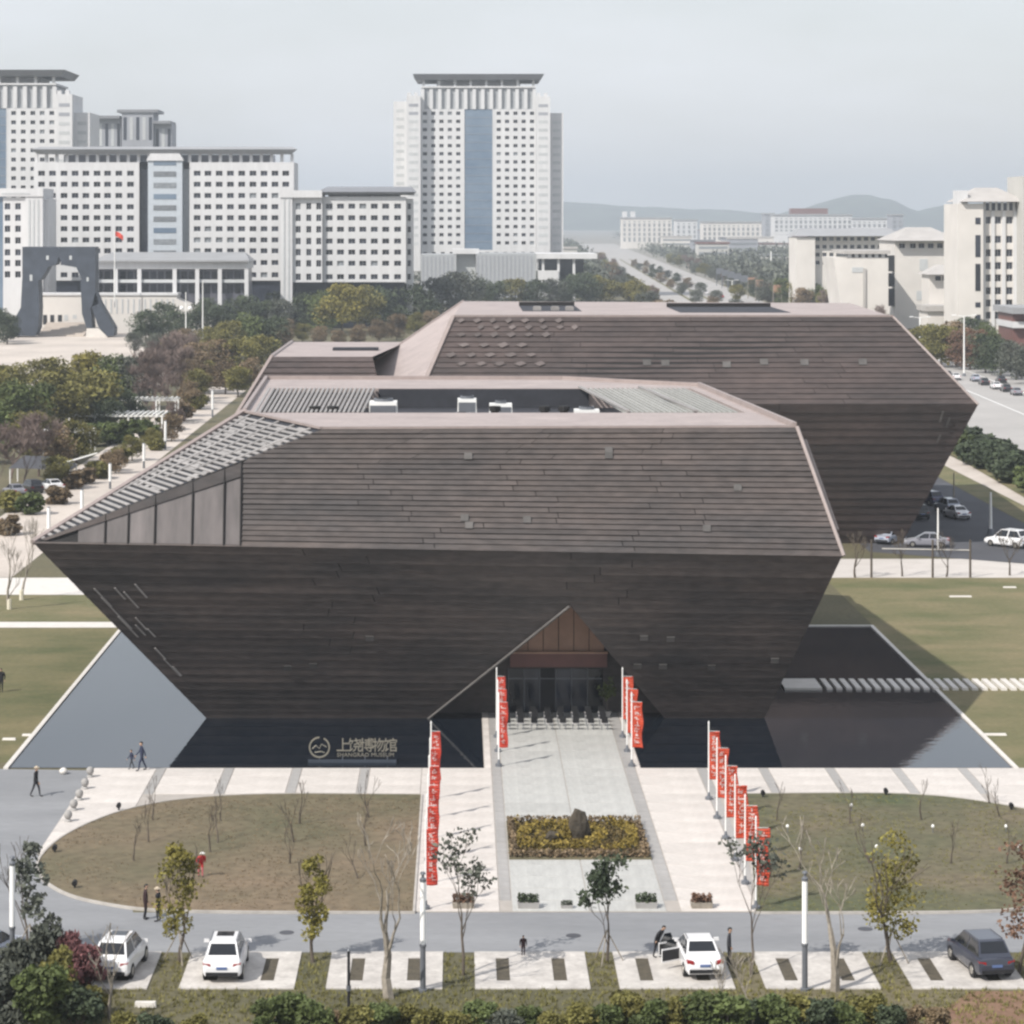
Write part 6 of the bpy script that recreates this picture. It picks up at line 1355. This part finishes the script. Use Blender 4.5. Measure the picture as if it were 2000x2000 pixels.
# ------------------------------------------------------------------ people
K['skin'] = mat('skin', (.42,.27,.19), .6, var=.06)
K['hair'] = mat('black_hair', (.012,.011,.011), .6)
def cloth(name, c): return mat(name, c, .85, var=.12, scale=5)
CL = {'black': cloth('black_cloth', (.015,.015,.018)), 'navy': cloth('navy_cloth', (.02,.026,.055)), 'maroon': cloth('maroon_cloth', (.03,.014,.016)), 'red': cloth('red_cloth', (.45,.03,.035)), 'white': cloth('white_cloth', (.75,.74,.72)), 'dark': cloth('charcoal_cloth', (.035,.036,.042)), 'tan': cloth('tan_cloth', (.5,.42,.32)), 'pink': cloth('pink_cloth', (.5,.12,.14))}
def person(loc, heading, label, top, bottom, h=1.72, pose='walk', hat=None, coat=False, child=False, extra=None):
    s = h/1.74; st = {'walk': .26, 'stand': .04, 'bend': .1}[pose]
    V3 = lambda x,y,z: Vector((x,y,z))*s
    vs, es, rad = [], [], []
    def add(p, r, par=None):
        vs.append(p); rad.append((r[0]*s,r[1]*s) if isinstance(r,tuple) else (r*s,r*s)); i = len(vs)-1
        if par is not None: es.append((par,i))
        return i
    tilt = .55 if pose == 'bend' else .03
    def up(x,y,z):                                   # lean of the trunk about the pelvis
        dz = z-.93; return V3(x, y-math.sin(tilt)*dz, .93+math.cos(tilt)*dz)
    k = 1.18 if coat else 1
    pel = add(V3(0,0,.93), (.165*k,.12*k)); sp_ = add(up(0,.01,1.15), (.15*k,.11*k), pel); che = add(up(0,.01,1.36), (.175*k,.115*k), sp_)
    nk = add(up(0,-.005,1.50), (.055,.055), che); hd0 = add(up(0,-.03,1.57), (.07,.08), nk); hd1 = add(up(0,-.035,1.65), (.078,.095), hd0); add(up(0,-.025,1.725), (.055,.065), hd1)
    add(up(0,-.135,1.635), (.014,.014), hd1)
    for sx in (-1,1):
        add(up(sx*.083,-.02,1.64), (.014,.02), hd1)
        sh = add(up(sx*.185*k,.0,1.41), .062*k, che); sw = (.16 if pose == 'walk' else .03)*sx
        el = add(up(sx*.235*k,.03+sw*.6,1.14)-Vector((0,0,0)), .047*k, sh); wr = add(up(sx*.235*k,-.06+sw*1.5,.92), .034, el); pa = add(up(sx*.23*k,-.085+sw*1.7,.845), (.036,.02), wr)
        for f in range(4): 
            b1 = add(up(sx*(.23*k),-.115+f*.022+sw*1.7,.80), .010, pa); add(up(sx*(.222*k),-.118+f*.020+sw*1.75,.755+abs(f-1.4)*.008), .008, b1)
        th = add(up(sx*.205*k,-.135+sw*1.7,.83), .011, pa); add(up(sx*.197*k,-.145+sw*1.7,.795), .009, th)
        hp = add(V3(sx*.09,0,.86), .095*k, pel); f_ = st*sx
        kn = add(V3(sx*.1,-f_*.55-.02,.49), .062, hp); an = add(V3(sx*.1,-f_+.05,.10), .043, kn); ft = add(V3(sx*.1,-f_,.045), (.042,.036), an); add(V3(sx*.115,-f_-.15,.035), (.04,.026), ft)
    me = bpy.data.meshes.new('tmp'); me.from_pydata([tuple(p) for p in vs], es, []); o = bpy.data.objects.new('tmp', me); COL.objects.link(o)
    m = o.modifiers.new('skin','SKIN'); o.modifiers.new('sub','SUBSURF').levels = 1
    for i, (a,b_) in enumerate(rad): o.data.skin_vertices[0].data[i].radius = (a,b_)
    o.data.skin_vertices[0].data[0].use_root = True
    bpy.context.view_layer.update(); bm_ = bpy.data.meshes.new_from_object(o.evaluated_get(bpy.context.evaluated_depsgraph_get())); bpy.data.objects.remove(o)
    bm_.materials.clear()
    for mm in (K['skin'], CL[top], CL[bottom], K['black']): bm_.materials.append(mm)
    hem = .62 if coat else .90
    for p in bm_.polygons:
        c = p.center/s; tz = c.z if tilt < .1 else .93+(c.z-.93)/math.cos(tilt) if c.z > .93 else c.z
        if c.z < .085: i = 3
        elif tz > 1.52: i = 0
        elif abs(c.x) > .19*k and tz < .90 and tz > .6: i = 0
        elif tz > hem or abs(c.x) > .19*k: i = 1
        else: i = 2
        p.material_index = i; p.use_smooth = True
    t = thing('person', label, 'person', loc, None, heading); bm_.name = 'body'; link('body', bm_, t)
    def cap(name, m, r0, zc, low, dy):
        b = bmesh.new(); bmesh.ops.create_uvsphere(b, u_segments=12, v_segments=8, radius=1)
        bmesh.ops.delete(b, geom=[v for v in b.verts if v.co.z < low and v.co.y < .15], context='VERTS')
        me_ = bpy.data.meshes.new(name); c = up(0,dy,zc)
        for v in b.verts: v.co = Vector((v.co.x*r0*s*.86, v.co.y*r0*s*1.02, v.co.z*r0*s))+c
        b.to_mesh(me_); b.free(); me_.materials.append(m); me_.polygons.foreach_set('use_smooth',[True]*len(me_.polygons)); link(name, me_, t)
    cap('hair', K['hair'], .112, 1.655, .05, -.018)
    if hat: 
        cap('hat', CL[hat], .122, 1.685, .2, -.025)
        m2 = MB(); c = up(0,-.03,1.70); m2.tube([c,c+Vector((0,0,.015))],[.17*s,.165*s],14); m2.build('hat_brim', CL[hat], t, local=True)
    if extra: extra(t, s)
    return t
def bag(t, s):
    mb = MB(); mb.hexa([(.24,-.12,.45),(.34,-.12,.45),(.34,.16,.45),(.24,.16,.45),(.24,-.1,.78),(.34,-.1,.78),(.34,.14,.78),(.24,.14,.78)]); mb.build('shopping_bag', CL['white'], t, local=True)
p = g(70,1556); person((p.x,p.y,.012), math.radians(70), 'walking person in dark clothes with a pale cap on the side road', 'black', 'dark', 1.74, 'walk', 'tan')
p = g(277,1507); person((p.x,p.y,.075), math.radians(-70), 'tall walking person in navy clothes at the pool edge', 'navy', 'navy', 1.76, 'walk')
p = g(257,1504); person((p.x,p.y,.075), math.radians(-60), 'small child in blue walking beside the tall person at the pool edge', 'navy', 'dark', 1.18, 'walk', child=True)
p = g(284,1796); person((p.x,p.y,.012), math.radians(100), 'person in a long dark maroon coat standing on the lane by the yellow green tree', 'maroon', 'black', 1.70, 'stand', coat=True)
p = g(309,1800); person((p.x,p.y,.012), math.radians(-100), 'person in a thick black coat with a pale hat on the lane', 'black', 'black', 1.62, 'stand', 'tan', coat=True)
p = g(1283,1872); person((p.x,p.y,.05), math.radians(60), 'stooping person in black beside the open car doors', 'black', 'black', 1.6, 'bend', coat=True)
p = g(1424,1885); person((p.x,p.y,.01), math.radians(80), 'person in dark clothes standing right of the white saloon car', 'dark', 'black', 1.7, 'stand')
p = g(392,1716); person((p.x,p.y,.105), math.radians(20), 'child in a red jacket with a white hood on the brown lawn', 'red', 'pink', 1.4, 'bend', 'white', coat=True)
p = g(1022,1868); person((p.x,p.y,.02), math.radians(0), 'small child in dark red by the kerb of the fourth pad', 'maroon', 'maroon', .95, 'stand', coat=True)
p = g(2,1352); person((p.x,p.y,.01), math.radians(0), 'person in black on the left lawn at the photo edge', 'black', 'black', 1.7, 'stand', coat=True)
# ------------------------------------------------------------------ far haze
hz = MB(); hz.box(-5900,5900,-80,9800,-1.2,185)
hm = bpy.data.materials.new('thin_haze'); hm.use_nodes = True; nt = hm.node_tree; nt.nodes.clear()
pv = nt.nodes.new('ShaderNodeVolumePrincipled'); mo = nt.nodes.new('ShaderNodeOutputMaterial')
pv.inputs['Color'].default_value = (.84,.92,1,1); pv.inputs['Density'].default_value = .00017; pv.inputs['Anisotropy'].default_value = .1
nt.links.new(pv.outputs[0], mo.inputs['Volume'])
tag(hz.build('haze', hm), 'thin pale haze that fades the far buildings and hills', 'haze', kind='stuff')
